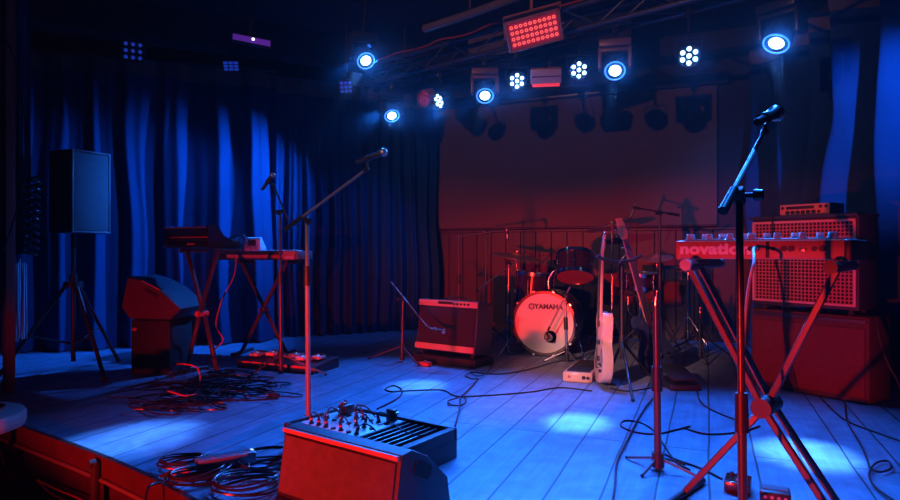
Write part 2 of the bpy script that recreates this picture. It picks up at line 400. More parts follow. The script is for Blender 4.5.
# ------------------------------------------------------------------ generic stands / mics
def mic(name, label, head, tail, r=.024, group=None, kind='dyn'):
    head, tail = V(head), V(tail); d = (head - tail); L = d.length
    t = thing(name, label, 'microphone', tail, 0, group); m = frame(d)
    if kind == 'dyn':
        hz = L - r * 1.5
        mb = MB(); mb.lathe([(0, 0), (r * .42, 0), (r * .45, .004), (r * .52, hz * .5), (r * .68, hz - .004), (r * .74, hz), (0, hz)], m, 18); mb.build('handle', K['black'], t)
        mb = MB(); mb.lathe([(r * .74, hz), (r * .95, hz + r * .35), (r * 1.0, hz + r * .7), (r * .85, hz + r * 1.2), (r * .5, hz + r * 1.45), (0, hz + r * 1.52)], m, 20); mb.build('grille', K['steel'], t)
        mb = MB(); mb.torus((0, 0, hz + r * .62), r * 1.0, r * .08, m, 20, 6); mb.build('band', K['chrome'], t)
    else:
        mb = MB(); mb.lathe([(0, 0), (r, 0), (r, L * .8), (0, L * .8)], m, 14); mb.build('body', K['steel'], t)
        mb = MB(); mb.lathe([(r, L * .8), (r * .9, L * .97), (0, L)], m, 14); mb.build('grille', K['black'], t)
    return t
def clip_to(mb, o, p, d, r=.017):
    """small open holder ring around a microphone at p, axis d"""
    m = frame(d); m.translation = V(p) - o
    mb.lathe([(r, -.014), (r + .004, -.014), (r + .004, .014), (r, .014), (r, -.014)], m, 14)
def mic_stand(name, label, base, top, boom=None, bmt=None, legs=None, r=.011, round_base=0, hub_z=.30, leg_r=.008, group=None, mt='stand', clip=None, clutch_z=None, lower_r=None, feet=None, grip=True, drop=None):
    base = V(base); top = V(top); o = base.copy(); t = thing(name, label, 'microphone stand', o, 0, group)
    tz = top - o; mt = K[mt]; lower_r = lower_r or r * 1.35
    cz = clutch_z if clutch_z else tz.z * .6
    f = cz / tz.z; pc = V((tz.x * f, tz.y * f, cz)); zb = .03 if round_base or not legs else .04
    mb = MB(); mb.cyl((0, 0, zb), pc, lower_r, seg=16); mb.build('lower_tube', mt, t)
    mb = MB(); mb.cyl(pc, tz, r, seg=14); mb.build('upper_tube', mt, t)
    ax = tz.normalized()
    mb = MB(); mb.cyl(pc - ax * .06, pc + ax * .05, lower_r * 1.5, lower_r * 1.35, seg=16); mb.build('clutch', K['black'], t)
    if round_base:
        mb = MB(); mb.lathe([(0, 0), (round_base, 0), (round_base, .012), (round_base * .9, .022), (.03, .03), (.022, .05), (0, .05)], None, 32); mb.build('base', K['blackmetal'], t)
    else:
        mb = MB(); mb.cyl((0, 0, hub_z - .035), (0, 0, hub_z + .03), lower_r * 1.7, seg=16)
        mb.cyl((0, 0, .012), (0, 0, .07), lower_r * 1.5, seg=14); mb.build('hub', K['black'], t)
        fs = feet if feet else [V((legs[1] * math.cos(legs[0] + k * 2 * PI / 3), legs[1] * math.sin(legs[0] + k * 2 * PI / 3), .012)) for k in range(3)]
        for q in fs:
            q = V(q); dq = V((q.x, q.y, 0)).normalized() * lower_r * 1.4
            mb = MB(); mb.cyl(dq + V((0, 0, hub_z)), q, leg_r, seg=10)
            lg = mb.build('leg', mt, t)
            mb = MB(); mb.sph(q, leg_r * 1.45, (1, 1, .8), seg=10); mb.build('rubber_foot', K['rubber'], lg)
    if boom:
        a, b = V(boom[0]) - o, V(boom[1]) - o; d = (b - a).normalized()
        mb = MB(); mb.cyl(a, b, r * .72, seg=12); bo = mb.build('boom_arm', K[bmt] if bmt else mt, t)
        if grip:
            mb = MB(); mb.cyl(a - d * .01, a + d * .11, r * 1.25, r * 1.15, seg=14); mb.build('counterweight', K['black'], bo)
        mb = MB(); mb.cyl(b - d * .03, b, r * 1.05, seg=12)
        mb.sph(b, r * 1.2, seg=10); mb.build('tip_joint', K['black'], bo)
        q = tz; s_ = d.cross(ZU).normalized() if abs(d.z) < .98 else V((1, 0, 0))
        mb = MB(); mb.box((0, 0, 0), (.03, .03, .05), basis(s_, d, s_.cross(d), q), .006); mb.cyl(q - s_ * .028, q + s_ * .045, .008, seg=10)
        mb.cyl(q + s_ * .04, q + s_ * .062, .017, .014, seg=10); mb.build('boom_clamp', K['black'], t)
    else:
        mb = MB(); mb.cyl(tz, tz + ax * .022, r * .7, seg=12); mb.cyl(tz - ax * .02, tz, r * 1.35, seg=14); mb.build('thread_tip', K['chrome'], t)
    if clip:
        mb = MB(); clip_to(mb, o, clip[0], clip[1], clip[2] if len(clip) > 2 else .017)
        if boom: mb.cyl(V(boom[1]) - o, V(clip[0]) - o - (V(clip[0]) - V(boom[1])).normalized() * .02, .006, seg=8)
        mb.build('clip', K['black'], t)
    return t
def cable(name, label, pts, r=.0048, mt='cable', z=None, group=None, n=7):
    mb = MB(); mb.tube(smooth_path(pts, n), r, 6); o = mb.build(name, K[mt]); return tag(o, label, 'cable', group)

# front vocal stand beside the wedge
b = V(((308.5 - 450) / F * 3.5, 3.5, 0)); tp = P(307, 221, 3.5)
ba, bb = P(286, 229, 3.44), P(367, 169, 3.64)
mh, mtl = P(387, 151, 3.66), P(356, 163, 3.64)
mic_stand('microphone_stand', 'tall pink lit microphone stand with long boom rising behind the front floor monitor', b, tp, (ba, bb), round_base=.135, mt='grey', r=.0115, lower_r=.0145, clutch_z=.86,
          clip=(mtl.lerp(mh, .38), mh - mtl, .0155))
mic('microphone', 'vocal microphone on the long boom in front of the blue curtain', mh, mtl, .026)
# thin stand between the left keyboards
b = V(((281 - 450) / F * 4.95, 4.95, 0)); tp = P(280, 212, 4.95)
mh, mtl = P(274, 173, 4.88), P(262, 190, 4.84)
mic_stand('microphone_stand', 'thin red lit microphone stand standing beside the second keyboard', b, tp, (P(288, 220, 4.99), P(273.5, 185, 4.88)), legs=(.2, .34), hub_z=.16, r=.010, clip=(mtl.lerp(mh, .5), mh - mtl, .0155), grip=False,
          feet=[(.36, -.02, .012), (-.22, -.16, .012), (-.03, .13, .012)])
mic('microphone', 'blue lit vocal microphone tilted down above the second keyboard', mh, mtl, .026)
# low stand in front of the combo amplifier
b = V((-.43, 5.58, 0)); tp = P(403, 299, 5.58)
mh, mtl = P(446, 332, 5.16), P(429, 329, 5.22)
mic_stand('microphone_stand', 'low tripod microphone stand beside the combo amplifier with boom slanting to its grille', b, tp, (P(391, 282, 5.68), P(427, 327, 5.22)), hub_z=.13, r=.010, grip=False,
          feet=[(-.31, .08, .012), (.16, -.27, .012), (.08, .26, .012)], clip=(mtl.lerp(mh, .35), mh - mtl, .0155), clutch_z=.34)
mic('microphone', 'black instrument microphone pointing at the combo amplifier grille', mh, mtl, .023)
# short straight stand without boom
b = G(658, 470)
mic_stand('microphone_stand', 'short straight stand without boom on thin legs in the middle of the boards', b, P(656, 301, 2.82), None, hub_z=.05, r=.0155, lower_r=.0165, clutch_z=.42, leg_r=.006,
          feet=[(-.10, .15, .008), (-.10, -.09, .008), (.14, .06, .008), (.14, -.10, .008)])
# tall stand in front of the synthesizer
b = V(((744 - 450) / F * 1.74, 1.74, 0)); tp = P(739, 196, 1.74)
mh, mtl = P(778, 112, 2.05), P(757, 122, 1.92)
mic_stand('microphone_stand', 'tall dark microphone stand with short raised boom in front of the synthesizer', b, tp, (P(724, 209, 1.66), P(765, 131, 1.98)), bmt='paleblue', legs=(2.0, .30), hub_z=.20, r=.0105, lower_r=.0125, clutch_z=.55, clip=(mtl.lerp(mh, .35), mh - mtl, .0165))
mic('microphone', 'vocal microphone at the tip of the raised boom above the synthesizer', mh, mtl, .027)
# knobs on that boom
# behind-amp stand
b = V(((486 - 450) / F * 6.35, 6.35, 0))
mh, mtl = P(508, 241, 6.2), P(506.5, 229, 6.2)
mic_stand('microphone_stand', 'black microphone stand behind the combo amplifier with level boom over the cymbal', b, P(486, 232, 6.35), (P(455, 237, 6.4), P(506, 230, 6.24)), legs=(.5, .3), hub_z=.25, r=.0105, grip=False, clip=(mtl.lerp(mh, .3), mh - mtl, .013))
mic('microphone', 'slim microphone hanging from the level boom by the ride cymbal', mh, mtl, .011, kind='pencil')
b = V(((459 - 450) / F * 6.85, 6.85, 0))
mic_stand('microphone_stand', 'plain straight microphone stand against the red boards behind the combo amplifier', b, P(459, 237, 6.85), None, legs=(1.2, .28), hub_z=.25, r=.010)
b = V(((660 - 450) / F * 6.1, 6.1, 0))
mh, mtl = P(629, 221, 6.0), P(636, 203, 6.0)
mic_stand('microphone_stand', 'overhead microphone stand right of the crash cymbal with blue counterweight', b, P(660, 213, 6.1), (P(678, 215, 6.15), P(637, 208, 6.02)), legs=(.4, .25), hub_z=.3, r=.0115, clip=(mtl.lerp(mh, .25), mh - mtl, .013))
mic('microphone', 'slim microphone pointing down at the crash cymbal', mh, mtl, .011, kind='pencil')

# ------------------------------------------------------------------ floor monitor (front) and stage box behind it
W0 = V((-.712, 2.545, 0))
wl = .635
def side_of(profile, L, m, mb): mb.prism(profile, L, m); return mb
t = thing('floor_monitor', 'large wedge floor monitor with red lit grille standing at the stage front', 'floor monitor', W0)
# local: x along UX, y along UN, z up
wm_ = basis(UX, UN, ZU)
prof = [(0, .0), (.045, .268), (.105, .272), (.20, .225), (.325, .11), (.345, .0)]       # (depth, height)
pm = basis(UN, ZU, UX)   # prism z -> UX
mb = MB(); mb.prism(prof, wl, pm, .008); mb.build('cabinet', K['cab'], t)
fx = V((.045, .268)).normalized()
fn = V((-fx.y, fx.x))                       # outward normal (depth,height)
def on_face(u, v, w):                       # u along UX, v up the face, w out
    d = fx.x * v + fn.x * w; h = fx.y * v + fn.y * w
    return UX * u + UN * d + ZU * h
gm = basis(UX, (UN * fx.x + ZU * fx.y), (UN * fn.x + ZU * fn.y))
mb = MB(); mb.box((wl / 2, .128, .005), (wl - .035, .225, .012), gm, .004); mb.build('grille', K['grille'], t, 'red lit cloth grille')
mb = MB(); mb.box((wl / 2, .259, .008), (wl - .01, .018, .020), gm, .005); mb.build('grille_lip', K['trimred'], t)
hm = basis(UN, ZU, UX)
mb = MB()
hp = [(-.055, -.02), (-.045, -.028), (.04, -.028), (.055, -.01), (.05, .02), (.04, .026), (-.045, .026), (-.055, .016)]
mb.prism(hp, .004, hm @ M.Translation((.165, .185, wl)) @ M.Rotation(-.52, 4, 'Z')); mb.build('handle_recess', K['rubber'], t, 'black recessed hand hold in the side')
mb = MB()
for u in (.05, wl - .05):
    for d in (.04, .30): mb.cyl(UX * u + UN * d - ZU * .0, UX * u + UN * d + ZU * .004, .018)
mb.build('feet', K['rubber'], t) if False else mb.bm.free()
# stage box in tray case
S0 = W0 + UN * .362 + UX * -.40
t = thing('stage_box', 'low black open case behind the front floor monitor with pale connector plate and slats', 'stage box', S0)
sl, sd, sh = .75, .43, .145
mb = MB(); mb.box((sl / 2, sd / 2, .045), (sl, sd, .09), wm_, .006)
mb.box((sl / 2, .008, .115), (sl, .016, .06), wm_, .004); mb.box((sl / 2, sd - .008, .115), (sl, .016, .06), wm_, .004)
mb.box((.008, sd / 2, .115), (.016, sd - .034, .06), wm_, .004); mb.box((sl - .02, sd / 2, .115), (.04, sd - .034, .06), wm_, .008)
mb.box((.44, sd / 2, .11), (.014, sd - .034, .045), wm_)
mb.build('case', K['cab'], t)
mb = MB(); mb.box((.225, sd / 2, .122), (.41, sd - .04, .02), wm_, .003); mb.build('connector_plate', K['plate'], t, 'pale connector plate')
for k in range(6):
    mb = MB(); mb.box((.475 + k * .042, sd / 2, .120), (.012, sd - .036, .02), wm_, .003); mb.build('slat', K['blackmetal'], t)
sock = []
for i in range(7):
    for j in range(3):
        q = wm_ @ V((.09 + i * .052, .10 + j * .105, .133)); sock.append(q)
        mb = MB(); mb.cyl(q - ZU * .002, q + ZU * .006, .013, seg=12); mb.build('socket', K['blackmetal'], t)
random.seed(3)
for k in range(13):
    q = sock[random.randrange(4, 19)] if k > 2 else sock[4 + 5 * k]
    q = sock[(k * 5 + 3) % 21]
    h = random.uniform(.028, .042); red = k % 4 == 0
    a = S0 + q + ZU * .0075
    tt = thing('cable_plug', 'plug with its cable pushed into the pale connector plate of the stage box', 'plug', a, 0, 'plugs in the stage box')
    ln = V((random.uniform(-.012, .012), random.uniform(-.012, .012), h))
    mb = MB(); mb.cyl((0, 0, 0), ln, .0085, .007, seg=10); mb.build('plug_body', K['black'], tt)
    mb = MB(); mb.cyl(ln * .35, ln * .55, .0098, seg=10); mb.build('colour_ring', K['redknob' if k % 3 == 0 else 'steel'], tt)
    e = UX * random.uniform(-.10, .12) + UN * random.uniform(-.03, .07)
    mb = MB(); mb.tube(smooth_path([ln, ln * 1.5 + e * .2, ln + e * .6 + ZU * random.uniform(.0, .02), e + ZU * random.uniform(.004, .012)], 6), .0034, 6); mb.build('lead', K['cable'], tt)
q = S0 + wm_ @ V((.10, .33, .1335))
t = thing('power_adapter', 'black adapter block with red tip lying on the connector plate', 'adapter', q)
mb = MB(); mb.box((0, 0, .026), (.05, .075, .05), wm_, .008); mb.build('body', K['black'], t)
mb = MB(); mb.box((-.01, -.01, .056), (.026, .026, .012), wm_, .003); mb.build('tip', K['redknob'], t)
q = S0 + wm_ @ V((.385, .37, .1335))
t = thing('power_adapter', 'taller black adapter standing by the far rim of the stage box', 'adapter', q)
mb = MB(); mb.box((0, 0, .03), (.055, .03, .06), wm_, .005); mb.build('body', K['black'], t)
mb = MB(); mb.box((.036, 0, .045), (.02, .02, .012), wm_, .003); mb.build('tip', K['steel'], t)
a = S0 + wm_ @ V((.40, .25, .14))
cable('patch_cable', 'thin black cable looping across the slats of the stage box', [a, a + UX * .08 + ZU * .03, a + UX * .18 - UN * .08 + ZU * .05, a + UX * .27 - UN * .10 + ZU * .035, a + UX * .285 - UN * .02 + ZU * .004], .003)
a = S0 + wm_ @ V((.30, .22, .17))

# ------------------------------------------------------------------ combo amplifier on low stand
A0 = V((-.315, 5.60, 0)); al = .645; tilt = math.radians(9)
t = thing('amplifier_stand', 'low black wooden riser under the combo amplifier', 'riser', A0)
mb = MB(); mb.box((al / 2, .14, .035), (al + .02, .30, .07), wm_, .006); mb.build('riser_deck', K['rubber'], t)
AO = A0 + ZU * .1125
t = thing('combo_amplifier', 'combo guitar amplifier with red lit bands leaning back beside the drums', 'amplifier', AO)
am = wm_ @ M.Rotation(-tilt, 4, 'X')
am = M.Translation(ZU * .0) @ am
ah, ad = .455, .25
mb = MB(); mb.box((al / 2, ad / 2, ah / 2), (al, ad, ah), am, .014); mb.build('cabinet', K['tolex'], t)
mb = MB(); mb.box((al / 2, -.004, ah * .49), (al - .03, .012, ah * .73), am, .003); mb.build('grille', K['darkgrille'], t)
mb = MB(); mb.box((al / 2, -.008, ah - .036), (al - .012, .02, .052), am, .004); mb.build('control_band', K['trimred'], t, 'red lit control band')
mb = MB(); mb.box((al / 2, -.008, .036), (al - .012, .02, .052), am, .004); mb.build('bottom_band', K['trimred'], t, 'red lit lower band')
mb = MB(); mb.box((al * .47, -.020, ah - .030), (.155, .006, .024), am, .002); mb.build('badge', K['lettering_dark'], t)
for u in (.05, al - .05):
    mb = MB(); mb.box((u, .05, -.020), (.03, .03, .040), wm_, .004); mb.build('tilt_foot', K['rubber'], t)
mb = MB(); mb.tube(smooth_path([am @ V((al / 2 - .12, .12, ah)), am @ V((al / 2 - .09, .12, ah + .03)), am @ V((al / 2 + .09, .12, ah + .03)), am @ V((al / 2 + .12, .12, ah))], 6), .008, 8); mb.build('carry_handle', K['rubber'], t)
for k in range(5):
    q = am @ V((.40 + k * .038, -.019, ah - .036)); mb = MB(); mb.cyl(q, q + am.to_3x3() @ V((0, -.012, 0)), .009, seg=12); mb.build('knob', K['black'], t)
q = A0 - UN * .14 + UX * .23
t = thing('foot_switch', 'small foot switch on the boards before the combo amplifier', 'foot switch', q)
mb = MB(); mb.box((0, 0, .018), (.10, .07, .036), wm_, .006); mb.build('body', K['redknob'], t)
mb = MB(); mb.cyl((0, 0, .036), (0, 0, .05), .011); mb.build('button', K['chrome'], t)

# ------------------------------------------------------------------ drum kit
DD = V((.36, .933, 0)).normalized()
Dx = V((DD.y, -DD.x, 0))
def drum_shell(t, r, z0, z1, m, lugs=8, mat_='shell', heads=('head', 'head'), hoop='chrome'):
    mb = MB(); mb.lathe([(r, z0), (r, z1), (r - .008, z1), (r - .008, z0), (r, z0)], m, 40); mb.build('shell', K[mat_], t)
    for z, nm, s_ in ((z0, heads[0], -1), (z1, heads[1], 1)):
        mb = MB(); mb.lathe([(0, z + s_ * .004), (r + .001, z + s_ * .003), (r + .001, z - s_ * .004), (0, z - s_ * .002)], m, 40); mb.build('drum_head', K[nm], t)
        mb = MB(); mb.lathe([(r + .002, z - s_ * .022), (r + .013, z - s_ * .022), (r + .013, z + s_ * .012), (r + .002, z + s_ * .012), (r + .002, z - s_ * .022)], m, 40); mb.build('hoop', K[hoop], t)
    for k in range(lugs):
        a = 2 * PI * (k + .5) / lugs; c, s_ = math.cos(a), math.sin(a)
        mb = MB(); mb.box((0, 0, 0), (.022, .02, .05), m @ M.Translation((r * c + .01 * c, r * s_ + .01 * s_, (z0 + z1) / 2)) @ M.Rotation(a, 4, 'Z'), .005, 1)
        mb.cyl((r * c + .012 * c, r * s_ + .012 * s_, z0 + .0), (r * c + .012 * c, r * s_ + .012 * s_, z1), .004, seg=6, m=m); mb.build('lug', K['chrome'], t)
BR = .287
bc = P(544, 323, 5.86); bc.z = BR + .022
t = thing('bass_drum', 'large bass drum with pale front head bearing dark lettering', 'bass drum', (bc.x, bc.y, 0))
dm = basis(Dx, ZU, -DD, (0, 0, bc.z))          # local z points to the audience
mb = MB(); mb.lathe([(BR, -.42), (BR, 0), (BR - .01, 0), (BR - .01, -.42), (BR, -.42)], dm, 48); mb.build('shell', K['shell'], t)
pr = .062; pcx, pcy = .062, -.125            # port hole, local
hd = bmesh.new()
def headmesh():
    mb = MB(); bm = mb.bm; seg = 64; out = []; inn = []
    for k in range(seg):
        a = 2 * PI * k / seg
        out.append(bm.verts.new(dm @ V(((BR - .004) * math.cos(a), (BR - .004) * math.sin(a), .006)))); inn.append(bm.verts.new(dm @ V((pcx + pr * math.cos(a), pcy + pr * math.sin(a), .006))))
    for k in range(seg): bm.faces.new((out[k], out[(k + 1) % seg], inn[(k + 1) % seg], inn[k]))
    return mb
hd.free()
hdo = headmesh().build('drum_head', K['head'], t, 'pale front head with port hole')
mb = MB(); mb.lathe([(pr - .004, .005), (pr + .030, .0085), (pr + .030, .006), (pr - .004, .004)], dm @ M.Translation((pcx, pcy, 0)), 40); mb.build('port_ring', K['white'], hdo)
mb = MB(); mb.lathe([(0, -.30), (BR - .02, -.30)], dm, 32); mb.build('rear_head', K['black'], t)
for z in (.0, -.42):
    mb = MB(); mb.lathe([(BR - .006, z - .02), (BR + .018, z - .02), (BR + .018, z + .022), (BR - .006, z + .022), (BR - .006, z - .02)], dm, 56); mb.build('hoop', K['shell'], t)
for k in range(10):
    a = 2 * PI * k / 10; c, s_ = math.cos(a), math.sin(a)
    mb = MB(); mb.cyl(((BR + .022) * c, (BR + .022) * s_, .03), ((BR + .014) * c, (BR + .014) * s_, -.46), .0045, seg=6, m=dm)
    mb.box((0, 0, 0), (.02, .03, .026), dm @ M.Translation(((BR + .024) * c, (BR + .024) * s_, .016)) @ M.Rotation(a, 4, 'Z'), .004, 1); mb.build('tension_claw', K['chrome'], t)
for s_ in (-1, 1):
    a = dm @ V((s_ * .27, -.05, -.10)); b = dm @ V((s_ * .40, 0, .10)); b.z = .008
    mb = MB(); mb.cyl(a, b, .008, .006, seg=10); mb.sph(b, .010, seg=8); mb.build('spur', K['chrome'], t)
text('lettering', 'YAMAHA', .062, dm @ M.Translation((.045, .155, .0075)), K['lettering_dark'], hdo, .0006, .003, 1.02, 1.04)
# round emblem: ring and three small tuning-fork strokes
mb = MB(); em = dm @ M.Translation((-.118, .155, .0072)); mb.lathe([(.030, 0), (.030, .001), (.020, .001), (.020, 0)], em, 28)
for k in range(3):
    rm = em @ M.Rotation(PI / 2 + k * 2 * PI / 3, 4, 'Z'); mb.box((.006, 0, .0005), (.014, .003, .001), rm)
    mb.box((.0165, .0042, .0005), (.009, .0026, .001), rm); mb.box((.0165, -.0042, .0005), (.009, .0026, .001), rm); mb.box((.0125, 0, .0005), (.0026, .011, .001), rm)
mb.build('emblem', K['lettering_dark'], hdo)
# mic on small stand at the port hole
pw = V((bc.x, bc.y, 0)) + dm @ V((pcx, pcy, .02))
mh = pw - DD * .03 + V((0, 0, .0)); mtl = pw - DD * .17 + Dx * .0 + ZU * .02
b = V(((567 - 450) / F * 5.5, 5.5, 0)); tp = P(565, 296, 5.5)
mic_stand('microphone_stand', 'short stand before the bass drum with boom dropping to the port hole', b, tp, (P(570, 287, 5.54), mtl + V((.02, 0, .07))), legs=(.9, .2), hub_z=.10, r=.010, grip=False, mt='steel', clip=(mtl.lerp(mh, .35), mh - mtl, .026))
mic('microphone', 'stubby kick drum microphone aimed into the bass drum port hole', mh, mtl, .034)
# rack tom
c = P(575, 267, 6.02)
t = thing('rack_tom', 'dark rack tom tilted above the bass drum with red lit lower head', 'tom drum', c)
axis = V((.10, .42, .9)).normalized(); tm = frame(axis)
drum_shell(t, .175, -.10, .12, tm, 6, heads=('redhead', 'head'))
a = tm @ V((0, 0, -.02)) + tm.to_3x3() @ V((0, 0, 0))
mb = MB(); q = V((bc.x, bc.y, bc.z)) + DD * .22 - c + ZU * (BR + .022); side = V((-.19, .03, -.03))
mb.tube(smooth_path([q + V((0, 0, 0)), q + V((-.0, 0, .10)), side + V((-.02, 0, -.02)), side + V((.015, 0, .0))], 6), .011, 10)
mb.build('tom_holder', K['chrome'], t)
mh, mtl = P(572, 251, 5.93), P(573, 236, 5.88)
mh = c + tm @ V((0, -.10, .145)); mtl = mh + V((-.01, -.05, .11))
t2 = mic('microphone', 'small clip microphone perched on the rim of the rack tom', mh, mtl, .018)
# floor tom on our left
c = V(((528 - 450) / F * 6.38, 6.38, 0))
t = thing('floor_tom', 'dark floor tom on chrome legs standing behind the bass drum', 'tom drum', c)
ftm = M.Translation((0, 0, .0)) @ M.Rotation(.10, 4, 'Y')
drum_shell(t, .19, .36, .76, ftm, 8)
for k in range(3):
    a = k * 2 * PI / 3 + .4; mb = MB(); mb.tube([V((.222 * math.cos(a), .222 * math.sin(a), .70)), V((.215 * math.cos(a), .215 * math.sin(a), .10)), V((.245 * math.cos(a), .245 * math.sin(a), .012))], .0065, 8); mb.build('leg', K['chrome'], t)
# cymbals
def cymbal_stand(label, cx, cy, z, r, tilt, foot, rot=.3, cname='crash'):
    t = thing('cymbal_stand', label, 'cymbal stand', (cx, cy, 0))
    mb = MB(); mb.cyl((0, 0, .06), (0, 0, .62), .0125, seg=12); mb.build('lower_tube', K['chrome'], t)
    mb = MB(); mb.cyl((0, 0, .58), (0, 0, z - .03), .009, seg=12); mb.cyl((0, 0, .57), (0, 0, .63), .017, seg=12); mb.build('upper_tube', K['chrome'], t)
    am_ = M.Translation((0, 0, z)) @ tilt
    mb = MB(); mb.cyl((0, 0, -.05), (0, 0, .05), .004, seg=8, m=am_); mb.cyl((0, 0, .030), (0, 0, .045), .011, seg=8, m=am_); mb.cyl((0, 0, -.03), (0, 0, -.006), .016, seg=12, m=am_); mb.build('tilter', K['steel'], t)
    mb = MB(); mb.lathe([(.010, .026), (.03, .026), (.048, .012), (.055, .004), (r * .6, -.006), (r, -.020), (r, -.0215), (r * .6, -.0078), (.055, .002), (.046, .010), (.03, .0235), (.010, .0235), (.010, .026)], am_, 48); mb.build('cymbal', K['cymbal'], t)
    for k in range(3):
        a = rot + k * 2 * PI / 3; q = V((foot * math.cos(a), foot * math.sin(a), .012))
        mb = MB(); mb.cyl((.015 * math.cos(a), .015 * math.sin(a), .32), q, .007, seg=8); lg = mb.build('leg', K['chrome'], t)
        mb = MB(); mb.sph(q, .012, seg=8); mb.build('rubber_foot', K['rubber'], lg)
    mb = MB(); mb.cyl((0, 0, .29), (0, 0, .35), .018, seg=12); mb.build('hub', K['steel'], t)
    return t
q = P(518, 256, 6.6)
cymbal_stand('ride cymbal on a chrome stand behind the floor tom beside the combo amplifier', q.x, q.y + .12, .945, .275, M.Rotation(.14, 4, 'Y') @ M.Rotation(.10, 4, 'X'), .26)
q = P(612, 226, 6.55)
cymbal_stand('crash cymbal on a chrome stand highest of the cymbals above the guitars', q.x, q.y, q.z, .285, M.Rotation(-.12, 4, 'Y') @ M.Rotation(-.10, 4, 'X'), .27, .9)
# snare on stand
c = V(((640 - 450) / F * 6.35, 6.35, 0))
t = thing('snare_drum', 'chrome hooped snare drum on its stand right of the crash cymbal stand', 'snare drum', c)
drum_shell(t, .172, .62, .76, M.Rotation(.06, 4, 'X'), 8)
mb = MB(); mb.cyl((0, 0, .05), (0, 0, .52), .012, seg=10); mb.build('stand_tube', K['chrome'], t)
for k in range(3):
    a = .5 + k * 2 * PI / 3
    mb = MB(); mb.tube([V((0, 0, .50)), V((.12 * math.cos(a), .12 * math.sin(a), .57)), V((.15 * math.cos(a), .15 * math.sin(a), .595))], .007, 8); mb.build('basket_arm', K['chrome'], t)
    mb = MB(); mb.cyl((.0, 0, .25), (.22 * math.cos(a), .22 * math.sin(a), .012), .007, seg=8); mb.build('leg', K['chrome'], t)
# hi-hat
c = V(((688 - 450) / F * 6.5, 6.5, 0))
t = thing('hi_hat', 'hi-hat cymbal pair on a chrome tripod stand below the overhead microphone stand', 'hi-hat', c)
mb = MB(); mb.cyl((0, 0, .04), (0, 0, .92), .010, seg=10); mb.build('tube', K['chrome'], t)
for z, s_ in ((.815, 1), (.785, -1)):
    mb = MB(); mb.lathe([(.011, .02 * s_), (.03, .02 * s_), (.045, .008 * s_), (.178, -.006 * s_), (.178, -.008 * s_), (.045, .006 * s_), (.011, .018 * s_), (.011, .02 * s_)], M.Translation((0, 0, z)) @ M.Rotation(.05 * s_, 4, 'Y'), 40); mb.build('cymbal', K['cymbal'], t)
for k in range(3):
    a = 1.2 + k * 2 * PI / 3; mb = MB(); mb.cyl((.012 * math.cos(a), .012 * math.sin(a), .30), (.22 * math.cos(a), .22 * math.sin(a), .012), .007, seg=8); mb.build('leg', K['chrome'], t)
mb = MB(); mb.box((-.05, -.16, .035), (.085, .27, .014), M.Rotation(.10, 4, 'X'), .004); mb.build('pedal', K['steel'], t)
q = P(668, 266, 6.75)
cymbal_stand('small cymbal on a low chrome stand between the snare drum and the hi-hat', q.x - .12, q.y, .93, .17, M.Rotation(-.15, 4, 'Y') @ M.Rotation(.2, 4, 'X'), .16, 1.5)
# throne
c = V(((628 - 450) / F * 6.85, 6.85, 0))
t = thing('drum_throne', 'round black drum throne behind the snare against the red boards', 'stool', c)
mb = MB(); mb.lathe([(0, .50), (.15, .50), (.165, .52), (.165, .56), (.14, .59), (0, .595)], None, 28); mb.build('seat', K['tolex'], t)
mb = MB(); mb.cyl((0, 0, .10), (0, 0, .50), .014, seg=12); mb.build('post', K['chrome'], t)
for k in range(3):
    a = .2 + k * 2 * PI / 3; mb = MB(); mb.cyl((.014 * math.cos(a), .014 * math.sin(a), .32), (.25 * math.cos(a), .25 * math.sin(a), .012), .009, seg=8); mb.build('leg', K['chrome'], t)
# small mixed stand legs behind guitars: second boom stand lying low
b = V(((700 - 450) / F * 5.7, 5.7, 0))
mic_stand('microphone_stand', 'low black microphone stand without boom below the synthesizer beside the hi-hat', b, b + V((0, 0, .45)), None, legs=(.3, .34), hub_z=.22, r=.010)
b = V(((507 - 450) / F * 6.1, 6.1, 0))
mic_stand('microphone_stand', 'chrome stand left of the bass drum with thin boom slanting behind the amplifier', b, P(509, 263, 6.1), (P(520, 259, 6.14), P(476, 291, 5.95)), legs=(.5, .2), hub_z=.18, r=.010, grip=False, mt='steel')

